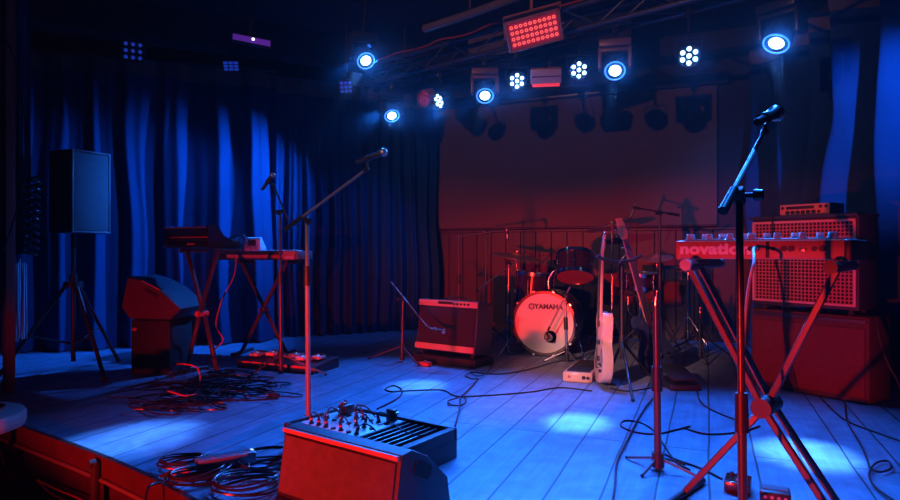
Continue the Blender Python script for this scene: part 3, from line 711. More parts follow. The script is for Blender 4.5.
# ------------------------------------------------------------------ guitars, stand, pedalboard
def guitar(name, label, foot, head, face, bl, bw, bt, body_m, neck_m, pegs, hollow=False, slim=False):
    foot, head = V(foot), V(head); up = (head - foot).normalized(); L = (head - foot).length
    f = (V(face) - up * V(face).dot(up)).normalized(); w = up.cross(f)
    t = thing(name, label, 'guitar', foot); m = basis(w, up, f)
    half = [(0, 0), (.22, .0), (.42, .06), (.50, .20), (.47, .36), (.36, .50), (.30, .60), (.33, .72), (.40, .82), (.41, .92), (.34, 1.0), (.2, 1.0), (.10, .92)]
    poly = [(x * bw, y * bl) for x, y in half] + [(-x * bw, y * bl * (1.0 if y < .6 else 1.04)) for x, y in reversed(half[1:])]
    pts = smooth_path([V((x, y, 0)) for x, y in poly], 3, True)
    mb = MB(); mb.prism([(p.x, p.y) for p in pts], bt, m @ M.Translation((0, 0, -bt / 2)), min(.008, bt * .2)); mb.build('body', K[body_m], t)
    nl = L - .17
    mb = MB(); mb.box((0, (bl * .88 + nl) / 2, bt / 2 - .004), (.048, nl - bl * .88, .024), m, .008); mb.build('neck', K[neck_m], t)
    mb = MB(); mb.box((0, (bl * .80 + nl) / 2, bt / 2 + .0105), (.050, nl - bl * .80, .005), m, .0015, 1); mb.build('fretboard', K['darkwood'], t)
    mb = MB(); mb.prism([(-.026, 0), (.026, 0), (.042, .05), (.034, .17), (-.02, .18), (-.040, .05)], .016, m @ M.Translation((0, nl, bt / 2 - .012)) @ M.Rotation(-.10, 4, 'X'), .003); hs = mb.build('headstock', K[neck_m], t)
    for k in range(pegs):
        s_ = -1 if k % 2 else 1; yy = nl + .045 + (k // 2) * (.10 / max(1, pegs / 2 - 1))
        mb = MB(); mb.cyl((s_ * .03, yy, bt / 2 - .012), (s_ * .058, yy, bt / 2 - .012), .004, seg=8, m=m); mb.box((s_ * .062, yy, bt / 2 - .012), (.012, .02, .012), m, .004, 1); mb.build('tuning_peg', K['chrome'], hs)
    for y in (.34, .58):
        mb = MB(); mb.box((0, bl * y, bt / 2 + .005), (.085, .035, .014), m, .003); mb.build('pickup', K['black'], t)
    mb = MB(); mb.box((0, bl * .22, bt / 2 + .006), (.085, .02, .014), m, .003); mb.build('bridge', K['chrome'], t)
    for k in range(2):
        q = (bw * (.26 + .05 * k), bl * (.26 - .09 * k)); mb = MB(); mb.cyl((*q, bt / 2), (*q, bt / 2 + .018), .011, seg=12, m=m); mb.build('knob', K['black'], t)
    mb = MB()
    for k in range(pegs):
        x0 = (k - (pegs - 1) / 2) * .0085; mb.cyl((x0 * 1.2, bl * .22, bt / 2 + .015), (x0, nl, bt / 2 + .016), .0008, seg=4, m=m)
    mb.build('strings', K['steel'], t)
    if hollow:
        for s_ in (-1, 1):
            pp = smooth_path([m @ V((s_ * bw * .28 + dx, bl * yy, bt / 2 + .0012)) for dx, yy in ((.0, .22), (.012 * s_, .30), (-.004 * s_, .40), (.006 * s_, .48))], 5)
            mb = MB(); mb.tube(pp, .004, 6); mb.build('sound_hole', K['lettering_dark'], t)
    return t
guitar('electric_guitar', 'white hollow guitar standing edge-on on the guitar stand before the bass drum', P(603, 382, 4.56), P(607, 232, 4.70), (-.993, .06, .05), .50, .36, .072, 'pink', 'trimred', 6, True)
guitar('bass_guitar', 'dark guitar leaning sideways with red lit neck behind the guitar stand', P(660, 369, 5.06), P(618, 219, 5.0), (.30, -.93, .1), .46, .33, .045, 'navy', 'trimred', 6)
t = thing('guitar_stand', 'black guitar stand with padded blue lit yoke holding both guitars', 'guitar stand', (1.262, 4.55, 0))
q = V((1.262, 4.55, 0))
mb = MB(); mb.cyl((0, 0, .20), (0, 0, .90), .013, seg=14); mb.build('post', K['blackmetal'], t)
yk = [P(597, 256, 4.44), P(606, 260, 4.46), P(619, 262, 4.50), P(632, 260, 4.50), P(642, 255, 4.48)]
mb = MB(); mb.tube(smooth_path([p - q for p in yk], 6), .012, 10); yo = mb.build('yoke', K['rubber'], t, 'padded yoke')
mb = MB(); mb.cyl((0, -.0, .885), yk[2] - q + V((0, .012, -.012)), .009, seg=10); mb.build('yoke_neck', K['blackmetal'], t)
for k, ang_ in enumerate((-97, 48, 86)):
    e = V((.47 * math.cos(math.radians(ang_)), .47 * math.sin(math.radians(ang_)), .012))
    mb = MB(); mb.cyl((0, 0, .33), e, .010, seg=10); lg = mb.build('leg', K['blackmetal'], t)
    mb = MB(); mb.sph(e, .014, (1, 1, .8), seg=10); mb.build('rubber_foot', K['rubber'], lg)
mb = MB(); mb.cyl((0, 0, .27), (0, 0, .37), .021, seg=14); mb.build('hub', K['black'], t)
mb = MB(); mb.tube(smooth_path([P(618, 264, 4.5) - q, P(622, 259, 4.45) - q, P(627, 252, 4.45) - q, P(625, 248, 4.47) - q, P(621, 248, 4.49) - q], 5), .004, 6); mb.build('hook', K['steel'], t)
# white low pedalboard with black top
pb = G(563, 381); px_ = V((.916, -.40, 0)).normalized(); pl = .235; py_ = V((-px_.y, px_.x, 0))
t = thing('pedalboard', 'low white sided pedalboard with black top lying at the foot of the white guitar', 'pedalboard', pb)
m_ = basis(px_, py_, ZU)
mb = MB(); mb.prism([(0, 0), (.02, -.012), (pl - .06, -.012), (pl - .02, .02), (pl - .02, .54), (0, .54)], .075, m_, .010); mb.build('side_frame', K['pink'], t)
mb = MB(); mb.box((pl / 2 - .01, .27, .077), (pl - .06, .50, .012), m_, .004); mb.build('top_panel', K['rubber'], t)
for k, u in enumerate((.05, .16, .19)):
    mb = MB(); mb.cyl((u, -.010, .04), (u, -.017, .04), .011 + .004 * (k % 2), seg=14, m=m_); mb.build('jack', K['redknob' if k == 0 else 'lettering_dark'], t)
# black volume pedal
q = G(682, 391); q = q + V((.03, .02, 0)); t = thing('volume_pedal', 'black volume pedal on the boards right of the short straight stand', 'pedal', q)
mb = MB(); mb.box((0, .16, .02), (.22, .36, .04), None, .006); mb.build('base', K['black'], t)
mb = MB(); mb.box((0, .17, .075), (.18, .33, .018), M.Rotation(.14, 4, 'X'), .005); mb.build('treadle', K['rubber'], t)

# ------------------------------------------------------------------ synthesizer on X stand (right)
KL = P(677, 259, 2.55); KR = P(852, 262, 2.13); KL.z = KR.z = .965
kx = (KR - KL); kl = kx.length; kx.normalize(); ky = V((-kx.y, kx.x, 0))      # ky away from camera
km = basis(kx, ky, ZU)
t = thing('synthesizer', 'synthesizer seen from its back with pale lettering on red lit casing', 'synthesizer', KL)
kd, kh = .27, .072
mb = MB(); mb.box((kl / 2, kd / 2, kh / 2), (kl - .02, kd, kh), km, .006); mb.build('casing', K['panelred'], t)
for u in (.006, kl - .012):
    mb = MB(); mb.box((u, kd / 2, kh / 2 - .002), (.024, kd + .006, kh + .004), km, .006); mb.build('end_cheek', K['panelred' if u < .1 else 'black'], t)
mb = MB(); mb.box((kl / 2, kd / 2 - .02, kh + .003), (kl - .05, kd - .06, .006), km, .002); tpn = mb.build('top_panel', K['grey'], t)
for k, u in enumerate((.045, .085, .12, .155, .20, .24, .28, .32, .37, .42, .455, .50, .55)):
    rr = .012 if k % 3 else .015; y = .03 + .05 * (k % 2)
    mb = MB(); mb.lathe([(rr * 1.15, kh + .006), (rr * 1.1, kh + .012), (rr, kh + .024), (rr * .85, kh + .028), (0, kh + .028)], km @ M.Translation((u, y, 0)), 16); mb.build('knob', K['knob'], t)
text('lettering', 'novation', .060, basis(kx, ZU, -ky) @ M.Translation((.150, .038, .0012)), K['lettering_pale'], t, .0008, .0026, 1.25, 1.04)
for u, rr, nm in ((.285, .009, 'black'), (.31, .009, 'black'), (.365, .007, 'black'), (.40, .011, 'black'), (.425, .011, 'black'), (.50, .009, 'black'), (.525, .011, 'black')):
    mb = MB(); mb.cyl((u, -.001, .040), (u, -.008, .040), rr, seg=14, m=km); mb.build('jack', K[nm], t)
mb = MB(); mb.box((.463, -.002, .036), (.022, .008, .016), km, .002); mb.build('data_port', K['steel'], t)
mb = MB(); mb.box((.345, -.0015, .036), (.012, .004, .06), km, .001); mb.build('label_strip', K['lettering_dark'], t)
for k in range(14):
    mb = MB(); mb.box((.06 + k * .035, kd - .02, kh + .004), (.03, .09, .012), km, .002, 1); mb.build('key', K['white'], t)
# X stand
t = thing('keyboard_stand', 'large X-shaped keyboard stand carrying the synthesizer', 'keyboard stand', V((1.19, 2.335, 0)))
so = V((1.19, 2.335, 0)); pz = .425
def bar(mb, a, b, w=.025, h=.018):
    a, b = V(a), V(b); d = b - a; m = frame(d, ky); m.translation = (a + b) / 2; mb.box((0, 0, 0), (w, h, d.length), m, .004, 1)
ztop = .93; ctr = V((0, 0, pz))
kmid = KL + kx * kl * .5
tl = KL + kx * .075 - so; tl.z = ztop; tr = KL + kx * (kl - .045) - so; tr.z = ztop
pv = (P(767, 405, 2.335) - so)
oy = ky * .03
bl_ = V((-.245, .175, .015)); brr = V((.20, -.19, .015))
for s_ in (0.0, .11):
    mb = MB(); o_ = ky * (s_ - .055); bar(mb, tl + ky * .0 + o_, pv + o_); bar(mb, pv + o_, brr + o_); mb.build('double_leg', K['xstand'], t)
mb = MB(); bar(mb, tr, pv); bar(mb, pv, bl_); mb.build('single_leg', K['xstand'], t)
mb = MB(); mb.cyl(pv - ky * .075, pv + ky * .075, .036, seg=20); mb.build('pivot_hub', K['black'], t)
for e in (tl, tr):
    mb = MB(); mb.cyl(e - ky * .085 + ZU * .012, e + ky * .28 + ZU * .012, .019, seg=16); ar = mb.build('support_arm', K['xstand'], t)
    mb = MB(); mb.cyl(e - ky * .10 + ZU * .012, e - ky * .083 + ZU * .012, .0225, seg=18); mb.build('end_cap', K['paleblue' if e is tl else 'black'], ar)
for e in (bl_, brr):
    mb = MB(); mb.cyl(e - ky * .20, e + ky * .20, .0148, seg=14); mb.build('foot_bar', K['xstand'], t)
a = KL + km @ V((.312, -.012, .040))
cable('audio_cable', 'pale cable plugged into the back of the synthesizer and hanging down', [a, a - ky * .04 + V((0, 0, .002)), P(754, 262, 2.13), P(750, 280, 2.12), P(746, 310, 2.10), P(743, 360, 2.08), P(743, 440, 2.04), G(738, 556, .006)], .0055, 'cablelight')

# ------------------------------------------------------------------ guitar cabinet stack (right)
E0 = P(753, 300, 4.62); E1 = P(857, 308, 4.03)
ex = E1 - E0; ex.z = 0; el = ex.length; ex.normalize(); ey = V((-ex.y, ex.x, 0)); E0.z = 0
em_ = basis(ex, ey, ZU)
t = thing('bass_cabinet', 'large plain cabinet on the floor under the grilled guitar cabinet', 'speaker cabinet', E0 + ex * -.01 + ey * .02)
bh = .565
mb = MB(); mb.box((el / 2 + .03, .16, bh / 2), (el + .09, .32, bh), em_, .012); mb.build('cabinet', K['carpetbox'], t)
mb = MB(); mb.box((el / 2 + .03, -.004, bh * .46), (el + .04, .012, bh * .80), em_, .004); mb.build('grille', K['basegrille'], t)
mb = MB(); mb.box((el / 2 + .03, -.006, bh - .03), (el + .06, .016, .03), em_, .004); mb.build('top_trim', K['cab'], t)
mb = MB(); mb.box((el / 2 + .03, -.006, .02), (el + .06, .02, .03), em_, .004); mb.build('bottom_trim', K['cab'], t)
EC = E0 + ZU * (bh + .002)
t = thing('guitar_cabinet', 'guitar speaker cabinet with square lattice grille standing on the plain cabinet', 'speaker cabinet', EC)
ch = .655; z0 = .055
mb = MB(); mb.box((el / 2, .145, ch / 2 + .02), (el + .02, .27, ch - .03), em_, .012); mb.build('cabinet', K['tolex'], t)
for u in (.06, el - .06):
    for v in (.06, .23):
        mb = MB(); mb.cyl((u, v, 0), (u, v, .036), .02, seg=12, m=em_); mb.build('foot', K['rubber'], t)
gz0, gz1 = z0 + .02, ch - .03
mb = MB(); mb.box((el / 2, .008, (gz0 + gz1) / 2), (el - .03, .004, gz1 - gz0), em_); mb.build('grille_cloth', K['darkgrille'], t)
mb = MB(); n1 = 27; n2 = 23
for i in range(n1): mb.box((.022 + (el - .044) * i / (n1 - 1), -.0015, (gz0 + gz1) / 2), (.0075, .004, gz1 - gz0), em_)
for j in range(n2): mb.box((el / 2, -.0045, gz0 + (gz1 - gz0) * j / (n2 - 1)), (el - .044, .004, .0075), em_)
mb.build('lattice', K['lattice'], t, 'pale square lattice')
mb = MB()
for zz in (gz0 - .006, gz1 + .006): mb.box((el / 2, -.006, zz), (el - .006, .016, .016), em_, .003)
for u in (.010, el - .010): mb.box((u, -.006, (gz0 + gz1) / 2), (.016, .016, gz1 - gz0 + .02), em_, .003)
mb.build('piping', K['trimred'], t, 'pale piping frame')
mb = MB(); mb.box((el / 2, .13, ch + .011), (el + .03, .32, .022), em_, .006); mb.build('top_lid', K['cab'], t)
q = EC + em_ @ V((.155, .09, ch + .024))
t = thing('guitar_amplifier', 'small amplifier head with knobs on top of the grilled guitar cabinet', 'amplifier', q)
hw, hh = .345, .082
mb = MB(); mb.box((hw / 2, .10, hh / 2), (hw, .20, hh), em_, .004); mb.build('chassis', K['cab'], t)
mb = MB(); mb.box((hw / 2, -.003, hh / 2), (hw - .004, .008, hh - .004), em_, .002); fp = mb.build('face_plate', K['trimred'], t)
mb = MB(); mb.box((hw * .42, -.008, hh * .68), (hw * .56, .004, hh * .26), em_, .001); mb.build('display', K['lettering_dark'], fp)
for k in range(7):
    mb = MB(); mb.cyl((.06 + k * .036, -.007, hh * .28), (.06 + k * .036, -.020, hh * .28), .0135 if k < 6 else .009, seg=14, m=em_); mb.build('knob', K['black'], t)
for u in (.022, hw - .022, hw - .06):
    mb = MB(); mb.cyl((u, -.007, hh * .70), (u, -.012, hh * .70), .011, seg=12, m=em_); mb.build('socket', K['black'], t)
cable('speaker_cable', 'black cable draped over the lattice grille of the guitar cabinet', [EC + em_ @ V((.16, .08, ch + .029)), EC + em_ @ V((.17, -.04, ch + .02)), EC + em_ @ V((.18, -.035, ch * .6)), EC + em_ @ V((.24, -.035, .12)), EC + em_ @ V((.26, -.045, -.2)), EC + em_ @ V((.34, -.05, -bh + .012))], .005)
cable('power_cable', 'black cable hanging beside the plain cabinet in front of the heavy drape', [P(876, 318, 3.98), P(881, 345, 3.95), P(889, 366, 3.92), P(896, 378, 3.9), G(908, 408, .006)], .007)

# ------------------------------------------------------------------ pedals at the front right
def pedal(label, q, rz, mt='pedal', group=None, w=.10, d=.12, h=.045):
    t = thing('effects_pedal', label, 'effects pedal', q, rz, group)
    mb = MB(); mb.box((0, 0, h / 2), (w, d, h), None, .006); mb.build('body', K[mt], t)
    for u in (-.026, 0, .026):
        mb = MB(); mb.cyl((u, d * .28, h), (u, d * .28, h + .012), .008, seg=10); mb.build('knob', K['black'], t)
    mb = MB(); mb.cyl((0, -d * .28, h), (0, -d * .28, h + .014), .010, seg=12); mb.build('footswitch', K['chrome'], t)
    mb = MB(); mb.cyl((0, 0, h), (0, 0, h + .004), .004, seg=8); mb.build('indicator', K['em_bluedot' if mt != 'redknob' else 'em_reddot'], t)
    return t
pedal('dark effects pedal with knobs beside the foot of the large keyboard stand', G(738, 489), -.5, 'shell')
q = G(775, 500); t = thing('effects_pedal', 'dark pedal with a row of pale dots on its edge between the stand legs', 'effects pedal', q, -.45)
mb = MB(); mb.box((0, 0, .022), (.11, .09, .044), None, .006); mb.build('body', K['black'], t)
for k in range(4): mb = MB(); mb.cyl((-.036 + k * .024, -.045, .024), (-.036 + k * .024, -.048, .024), .0065, seg=10); mb.build('jack', K['paleblue'], t)
mb = MB(); mb.box((0, .01, .045), (.09, .05, .004), None); mb.build('top_plate', K['pedal'], t)

# ------------------------------------------------------------------ left: loudspeaker on tripod
q = V((-3.05, 5.02, 0))
t = thing('speaker_stand', 'black tripod stand under the loudspeaker before the blue curtain', 'speaker stand', q)
mb = MB(); mb.cyl((0, 0, .10), (0, 0, 1.13), .0175, seg=16); mb.build('pole', K['blackmetal'], t)
mb = MB(); mb.cyl((0, 0, .70), (0, 0, .745), .075, .07, seg=18); mb.cyl((0, 0, .745), (0, 0, .80), .03, seg=14); mb.build('collar', K['blackmetal'], t)
for k, a in enumerate((-2.35, -.62, 1.4)):
    e = V((.52 * math.cos(a), .52 * math.sin(a), .016)); s0 = V((.05 * math.cos(a), .05 * math.sin(a), .72))
    mb = MB(); mb.cyl(s0, e, .0155, seg=12); lg = mb.build('leg', K['blackmetal'], t)
    mb = MB(); mb.sph(e, .021, (1, 1, .75), seg=10); mb.build('rubber_foot', K['rubber'], lg)
    mb = MB(); mb.cyl((0, 0, .24), s0.lerp(e, .55), .008, seg=8); mb.build('brace', K['blackmetal'], t)
SX = V((.20, .98, 0)).normalized()                   # along the speaker front (left edge nearer)
SXp = V((.42, .907, 0)).normalized(); SN = V((SXp.y, -SXp.x, 0))   # SN = outward normal to the right
q0 = P(71, 233, 4.86); sw_, shh, sdd = .33, .66, .28
t = thing('loudspeaker', 'black loudspeaker with blue lit mesh front on its tripod stand', 'loudspeaker', V((q0.x, q0.y, 1.137)))
lm = basis(SXp, -SN, ZU)
mb = MB(); mb.box((sw_ / 2, sdd / 2, shh / 2), (sw_, sdd, shh), lm, .012); mb.build('cabinet', K['cab'], t)
mb = MB(); mb.box((sw_ / 2, -.004, shh / 2), (sw_ - .035, .014, shh - .04), lm, .004); mb.build('grille', K['mesh'], t)
mb = MB()
for u in (.008, sw_ - .008): mb.box((u, -.006, shh / 2), (.012, .016, shh), lm, .003)
for v in (.008, shh - .008): mb.box((sw_ / 2, -.006, v), (sw_, .016, .012), lm, .003)
mb.build('front_frame', K['grey'], t)
# wedge on a sub
q = V((-2.58, 5.0, 0))
t = thing('subwoofer', 'black subwoofer box standing under the tilted wedge monitor by the curtain', 'subwoofer', q)
bx = basis(V((.99, -.10, 0)).normalized(), V((.10, .99, 0)).normalized(), ZU)
mb = MB(); mb.box((.165, .19, .217), (.33, .36, .434), bx, .012); mb.build('cabinet', K['rubber'], t)
for v in (.14, .36):
    mb = MB(); mb.sph((.03, .01, v), .022, (1, .6, .7), bx, 12); mb.build('corner_knob', K['redknob'], t)
t = thing('floor_monitor', 'wedge monitor lying on the black subwoofer with red lit side panel', 'floor monitor', q + V((0, 0, .437)))
prof = [(-.075, .10), (.0, .0), (.34, .0), (.43, .09), (.26, .235), (.10, .315), (-.02, .345)]
wmx = basis(bx.col[0].to_3d(), ZU, -bx.col[1].to_3d(), bx.col[1].to_3d() * .42 + V((0, 0, .003)))
mb = MB(); mb.prism(prof, .42, wmx, .008); mb.build('cabinet', K['cab'], t)
sp = [(-.066, .10), (.004, .012), (.335, .012), (.418, .09), (.255, .225), (.10, .303), (-.015, .333)]
mb = MB(); mb.prism(sp, .006, wmx @ M.Translation((0, 0, .42))); mb.build('side_panel', K['carpetbox'], t, 'red lit side panel')
mb = MB(); mb.prism([(.12, .235), (.24, .175), (.255, .205), (.135, .265)], .003, wmx @ M.Translation((0, 0, .426))); mb.build('handle_recess', K['rubber'], t)
ed = V((.33 - .50, .235 - .09)); 
mb = MB(); mb.tube([wmx @ V((.10, .315, .425)), wmx @ V((.26, .237, .425))], .005, 6); mb.build('edge_strip', K['trimred'], t)

# ------------------------------------------------------------------ left keyboards
def x_stand(label, c, xd, half_top, half_bot, ztop, zp, depth, mt='xstand'):
    t = thing('keyboard_stand', label, 'keyboard stand', c); xd = V(xd).normalized(); yd = V((-xd.y, xd.x, 0))
    pv = V((0, 0, zp))
    def b2(mb, a, b):
        d = b - a; m = frame(d, yd); m.translation = (a + b) / 2; mb.box((0, 0, 0), (.034, .024, d.length), m, .004, 1)
    for s_, oy in ((1, -.02), (-1, .02)):
        top = xd * (half_top * s_) + ZU * ztop + yd * oy; bot = xd * (-half_bot * s_) + ZU * .016 + yd * oy
        mb = MB(); b2(mb, top, pv + yd * oy); b2(mb, pv + yd * oy, bot); lg = mb.build('leg', K[mt], t)
        mb = MB(); mb.cyl(bot - yd * (.18 + oy), bot + yd * (.18 - oy), .0148, seg=12); mb.build('foot_bar', K[mt], lg)
        mb = MB(); mb.cyl(top - yd * (.04 + oy), top + yd * (depth - oy), .0165, seg=12); mb.build('support_arm', K[mt], lg)
    mb = MB(); mb.cyl(pv - yd * .05, pv + yd * .05, .024, seg=16); mb.build('pivot_hub', K['redknob'], t)
    return t
c1 = V(((202 - 450) / F * 4.98, 4.98, 0))
x1 = V((.85, -.53, 0)).normalized(); y1 = V((.53, .85, 0)).normalized()
x_stand('X-shaped keyboard stand under the two tier synthesizer, beside the subwoofer', c1, x1, .225, .17, .994, .49, .22)
k0 = c1 + ZU * 1.012 - x1 * .45 - y1 * .06
m1 = basis(x1, y1, ZU)
t = thing('synthesizer', 'black synthesizer with raised rear panel on the stand beside the subwoofer', 'synthesizer', k0)
mb = MB(); mb.prism([(0, .015), (.05, .0), (.30, .0), (.32, .02), (.30, .055), (.06, .06)], .60, basis(y1, ZU, x1) , .005)
mb.build('casing', K['black'], t)
mb = MB(); mb.prism([(.05, .058), (.17, .058), (.15, .10), (.11, .17), (.02, .175), (.015, .165), (.06, .10)], .55, basis(y1, ZU, x1, x1 * .03), .004); mb.build('control_panel', K['black'], t)
mb = MB(); mb.box((.30, .006, .168), (.53, .012, .010), m1, .003); mb.box((.30, .056, .092), (.53, .012, .010), m1, .003); mb.build('edge_trim', K['trimred'], t)
mb = MB(); mb.box((.40, -.004, .035), (.09, .01, .012), m1); mb.build('name_plate', K['trimred'], t)
for s_ in (.02, .58):
    mb = MB(); mb.prism([(.02, 0), (.32, 0), (.33, .03), (.16, .10), (.10, .19), (.015, .19)], .014, basis(y1, ZU, x1, x1 * (s_ - .007)), .003); mb.build('end_cheek', K['navy'], t)
for k in range(17):
    mb = MB(); mb.box((.055 + k * .031, .255, .062), (.028, .11, .014), m1, .002, 1); mb.build('key', K['white'], t)
# second stand + keyboard
c2 = V(((264 - 450) / F * 5.95, 5.95, 0))
x2 = V((.97, -.24, 0)).normalized(); y2 = V((.24, .97, 0)).normalized(); m2 = basis(x2, y2, ZU)
x_stand('X-shaped keyboard stand under the long keyboard behind the pedalboard', c2, x2, .255, .23, .885, .43, .24)
k2 = c2 + ZU * .903 - x2 * .50 - y2 * .06
t = thing('keyboard', 'long keyboard with red lit rear beside the thin microphone stand', 'keyboard', k2)
mb = MB(); mb.box((.42, .15, .045), (.84, .30, .086), m2, .008); mb.build('casing', K['black'], t)
mb = MB(); mb.box((.44, -.004, .036), (.60, .012, .034), m2, .003); mb.build('rear_panel', K['panelred'], t)
mb = MB(); mb.box((.80, -.004, .047), (.125, .018, .084), m2, .006); mb.build('end_block', K['trimred'], t)
mb = MB(); mb.box((.80, -.015, .030), (.075, .006, .018), m2, .002); mb.build('name_plate', K['white'], t)
mb = MB(); mb.box((.870, .16, .048), (.03, .30, .08), m2, .006); mb.build('end_cheek', K['grey'], t)
for k in range(8):
    mb = MB(); mb.cyl((.56 + k * .035, .05, .088), (.56 + k * .035, .05, .10), .007, seg=10, m=m2); mb.build('knob', K['knob'], t)
for k in range(22):
    mb = MB(); mb.box((.05 + k * .034, .24, .091), (.031, .11, .012), m2, .002, 1); mb.build('key', K['white'], t)
q = k2 + m2 @ V((.30, .10, .0915))
t = thing('sound_module', 'small tilted control module with blue lit screen on the long keyboard', 'sound module', q)
mb = MB(); mb.prism([(0, 0), (.12, 0), (.12, .12), (.09, .13), (0, .02)], .17, basis(-y2, ZU, x2, y2 * .06), .004) ; mb.build('casing', K['paleblue'], t)
mb = MB(); mb.box((.085, -.064, .075), (.085, .004, .055), m2, .002); mb.build('screen', K['lettering_dark'], t)
for k in range(3):
    mb = MB(); mb.cyl((.03 + k * .05, -.06, .022), (.03 + k * .05, -.072, .022), .01, seg=12, m=m2); mb.build('jack', K['steel'], t)
b0 = k0 + m1 @ V((.56, .12, .065))
for k in range(5):
    a = q + m2 @ V((.02 + k * .03, -.078, .03)); e = a + V((-.22 - .03 * k, -.10 - .02 * k, -.02)); w = a + V((-.10, -.14, .07 + .012 * k))
    cable('patch_cable', 'thin patch cable arching from the control module on the long keyboard', [a, a + V((-.02, -.05, .03)), w, e + V((.03, -.02, .02)), e + V((.0, -.06, -.12 - .03 * k))], .0042, 'cable' if k % 2 else 'paleblue' if False else 'cable', group='patch cables of the control module')
cable('audio_cable', 'red cable hanging in a wavy line below the control module to the boards', [P(236, 256, 5.4), P(234, 276, 5.4), P(222, 300, 5.38), P(216, 325, 5.35), P(223, 340, 5.32), P(212, 352, 5.3), G(207, 366, .006)], .006, 'cablered')
# pedalboard on floor, with pedals
pq = G(237, 367); pe = G(309, 374); px1 = pe - pq; ln = px1.length; px1.normalize(); py1 = V((-px1.y, px1.x, 0)); m3 = basis(px1, py1, ZU)
t = thing('pedalboard', 'long pedalboard with red lit front edge on the boards under the long keyboard', 'pedalboard', pq)
mb = MB(); mb.prism([(0, 0), (.34, 0), (.34, .09), (0, .062)], ln + .06, basis(py1, ZU, px1), .005); mb.build('frame', K['black'], t)
for k in range(3):
    mb = MB(); mb.box((.02 + (ln + .06) * (k + .5) / 3 - .01, -.004, .033), ((ln + .06) / 3 - .02, .010, .050), m3, .003); mb.build('front_plate', K['panelred'], t)
ps = math.atan2(px1.y, px1.x)
for k, (u, v, c_) in enumerate(((.10, .14, 'paleblue'), (.23, .19, 'white'), (.36, .13, 'pedal'), (.47, .2, 'paleblue'), (.58, .14, 'white'), (.70, .19, 'paleblue'))):
    lab = ('pale', 'white', 'dark', 'pale', 'white', 'pale')[k]
    nth = ('at the near end under the first keyboard', 'second in the row', 'third in the row', 'fourth in the row', 'fifth in the row', 'at the end by the thin microphone stand')[k]
    pedal(f'{lab} effects pedal on the long pedalboard, {nth}', pq + m3 @ V((u, v, .070 + v * .10)), ps, c_, 'effects pedals on the long pedalboard', .085, .11, .028)

# ------------------------------------------------------------------ floor cables
def floor_cable(label, pix, r=.0048, z=.0055, group=None, mt='cable', n=6): cable('floor_cable', label, [G(x, y, z) for x, y in pix], r, mt, None, group, n)
floor_cable('thin black cable with a small loop crossing the bright pool behind the stage box', [(377, 409), (398, 398), (402, 390), (394, 385.6), (385, 389), (392, 391.6), (410, 390.6), (442, 390), (456, 396), (484, 395.6), (530, 392), (560, 387.6), (592, 391)])
floor_cable('thin black cable looping down from the combo amplifier across the boards', [(491, 362), (488, 372), (478, 376), (470, 373), (465, 375.5), (472, 379), (478, 379), (466, 392), (459, 397), (448, 401), (452, 405), (462, 405), (466, 400), (461, 396), (459, 410), (455, 426)], z=.012)
floor_cable('thin black cable with a wide loop beside the short straight stand', [(690, 426), (675, 430), (655, 434), (635, 432), (621, 426), (625, 420.5), (640, 422.5), (653, 430), (664, 445), (676, 462), (690, 470)])
floor_cable('thick black cable curving down the boards past the short straight stand', [(655, 396), (645, 408), (637, 421), (630, 435), (617, 462), (615, 485), (609, 520)], r=.0055, z=.013)
floor_cable('black cable running from the volume pedal to the tall dark stand', [(690, 384), (697, 391), (700, 401), (712, 410), (739, 421), (752, 424)])
floor_cable('black cable lying straight behind the tall dark stand at the keyboard stand', [(684, 428), (707, 434), (739, 432), (760, 426)])
floor_cable('thin black cable reaching the red effects pedal', [(655, 449), (675, 459), (700, 468), (722, 479)])
floor_cable('black cable crossing the boards along the plain cabinet to the drape', [(812, 389), (822, 399), (835, 412), (847, 421), (872, 431), (915, 446)])
floor_cable('black cable with one round loop on the boards before the plain cabinet', [(845, 402), (847, 420), (855, 435), (862, 447), (868, 462), (870, 468), (880, 472), (891, 468), (888, 461), (876, 463), (869, 474), (875, 487), (893, 500)], z=.013)
floor_cable('thin black cable along the foot of the drum stands', [(470, 372), (500, 374), (530, 369), (560, 361), (585, 362), (610, 372)], z=.006)
floor_cable('dark cable crossing behind the volume pedal under the overhead stand', [(610, 388), (628, 391), (650, 388), (664, 386)], z=.007)
# tangle on the left
random.seed(21)
for k in range(24):
    cx, cy = random.uniform(168, 252), 0
    u = (cx - 168) / 115; cy = 404 - 22 * u + random.uniform(-12, 13)
    c = G(cx, cy); pts = []; a = random.uniform(0, 6.28); rr = random.uniform(.10, .30); el_ = random.uniform(.35, .8); th = random.uniform(-.7, .1)
    nn = random.randint(9, 17); turn = random.uniform(.5, .8) * random.choice((-1, 1))
    for i in range(nn):
        aa = a + i * turn; r_ = rr * (1 + .35 * math.sin(i * 1.7 + k))
        x_, y_ = r_ * math.cos(aa), r_ * el_ * math.sin(aa)
        drift = V((-.018 * i, .006 * i, 0)) if k % 2 else V((.012 * i, -.004 * i, 0))
        pts.append(c + V((x_ * math.cos(th) - y_ * math.sin(th), x_ * math.sin(th) + y_ * math.cos(th), .006 + .0015 * k + .008 * abs(math.sin(i * 1.3 + k)))) + drift)
    cable('tangled_cable', 'black cable in the tangle on the boards below the left keyboard stands', pts, .0048, 'cable', group='cables tangled below the left keyboard stands', n=5)
random.seed(5)
for k in range(4):
    px = (185, 207, 262, 274)[k]; q = G(px, (393, 403, 392, 398)[k])
    t = thing('cable_connector', 'small round cable connector lying at the tangle on the left boards', 'connector', q, random.uniform(0, 3), 'connectors lying in the cable tangle')
    mb = MB(); mb.cyl((-.035, 0, .018), (.035, 0, .018), .017, seg=12); mb.build('barrel', K['black'], t)
    mb = MB(); mb.cyl((.035, 0, .018), (.05, 0, .018), .011, seg=12); mb.build('tip', K['redknob'], t)
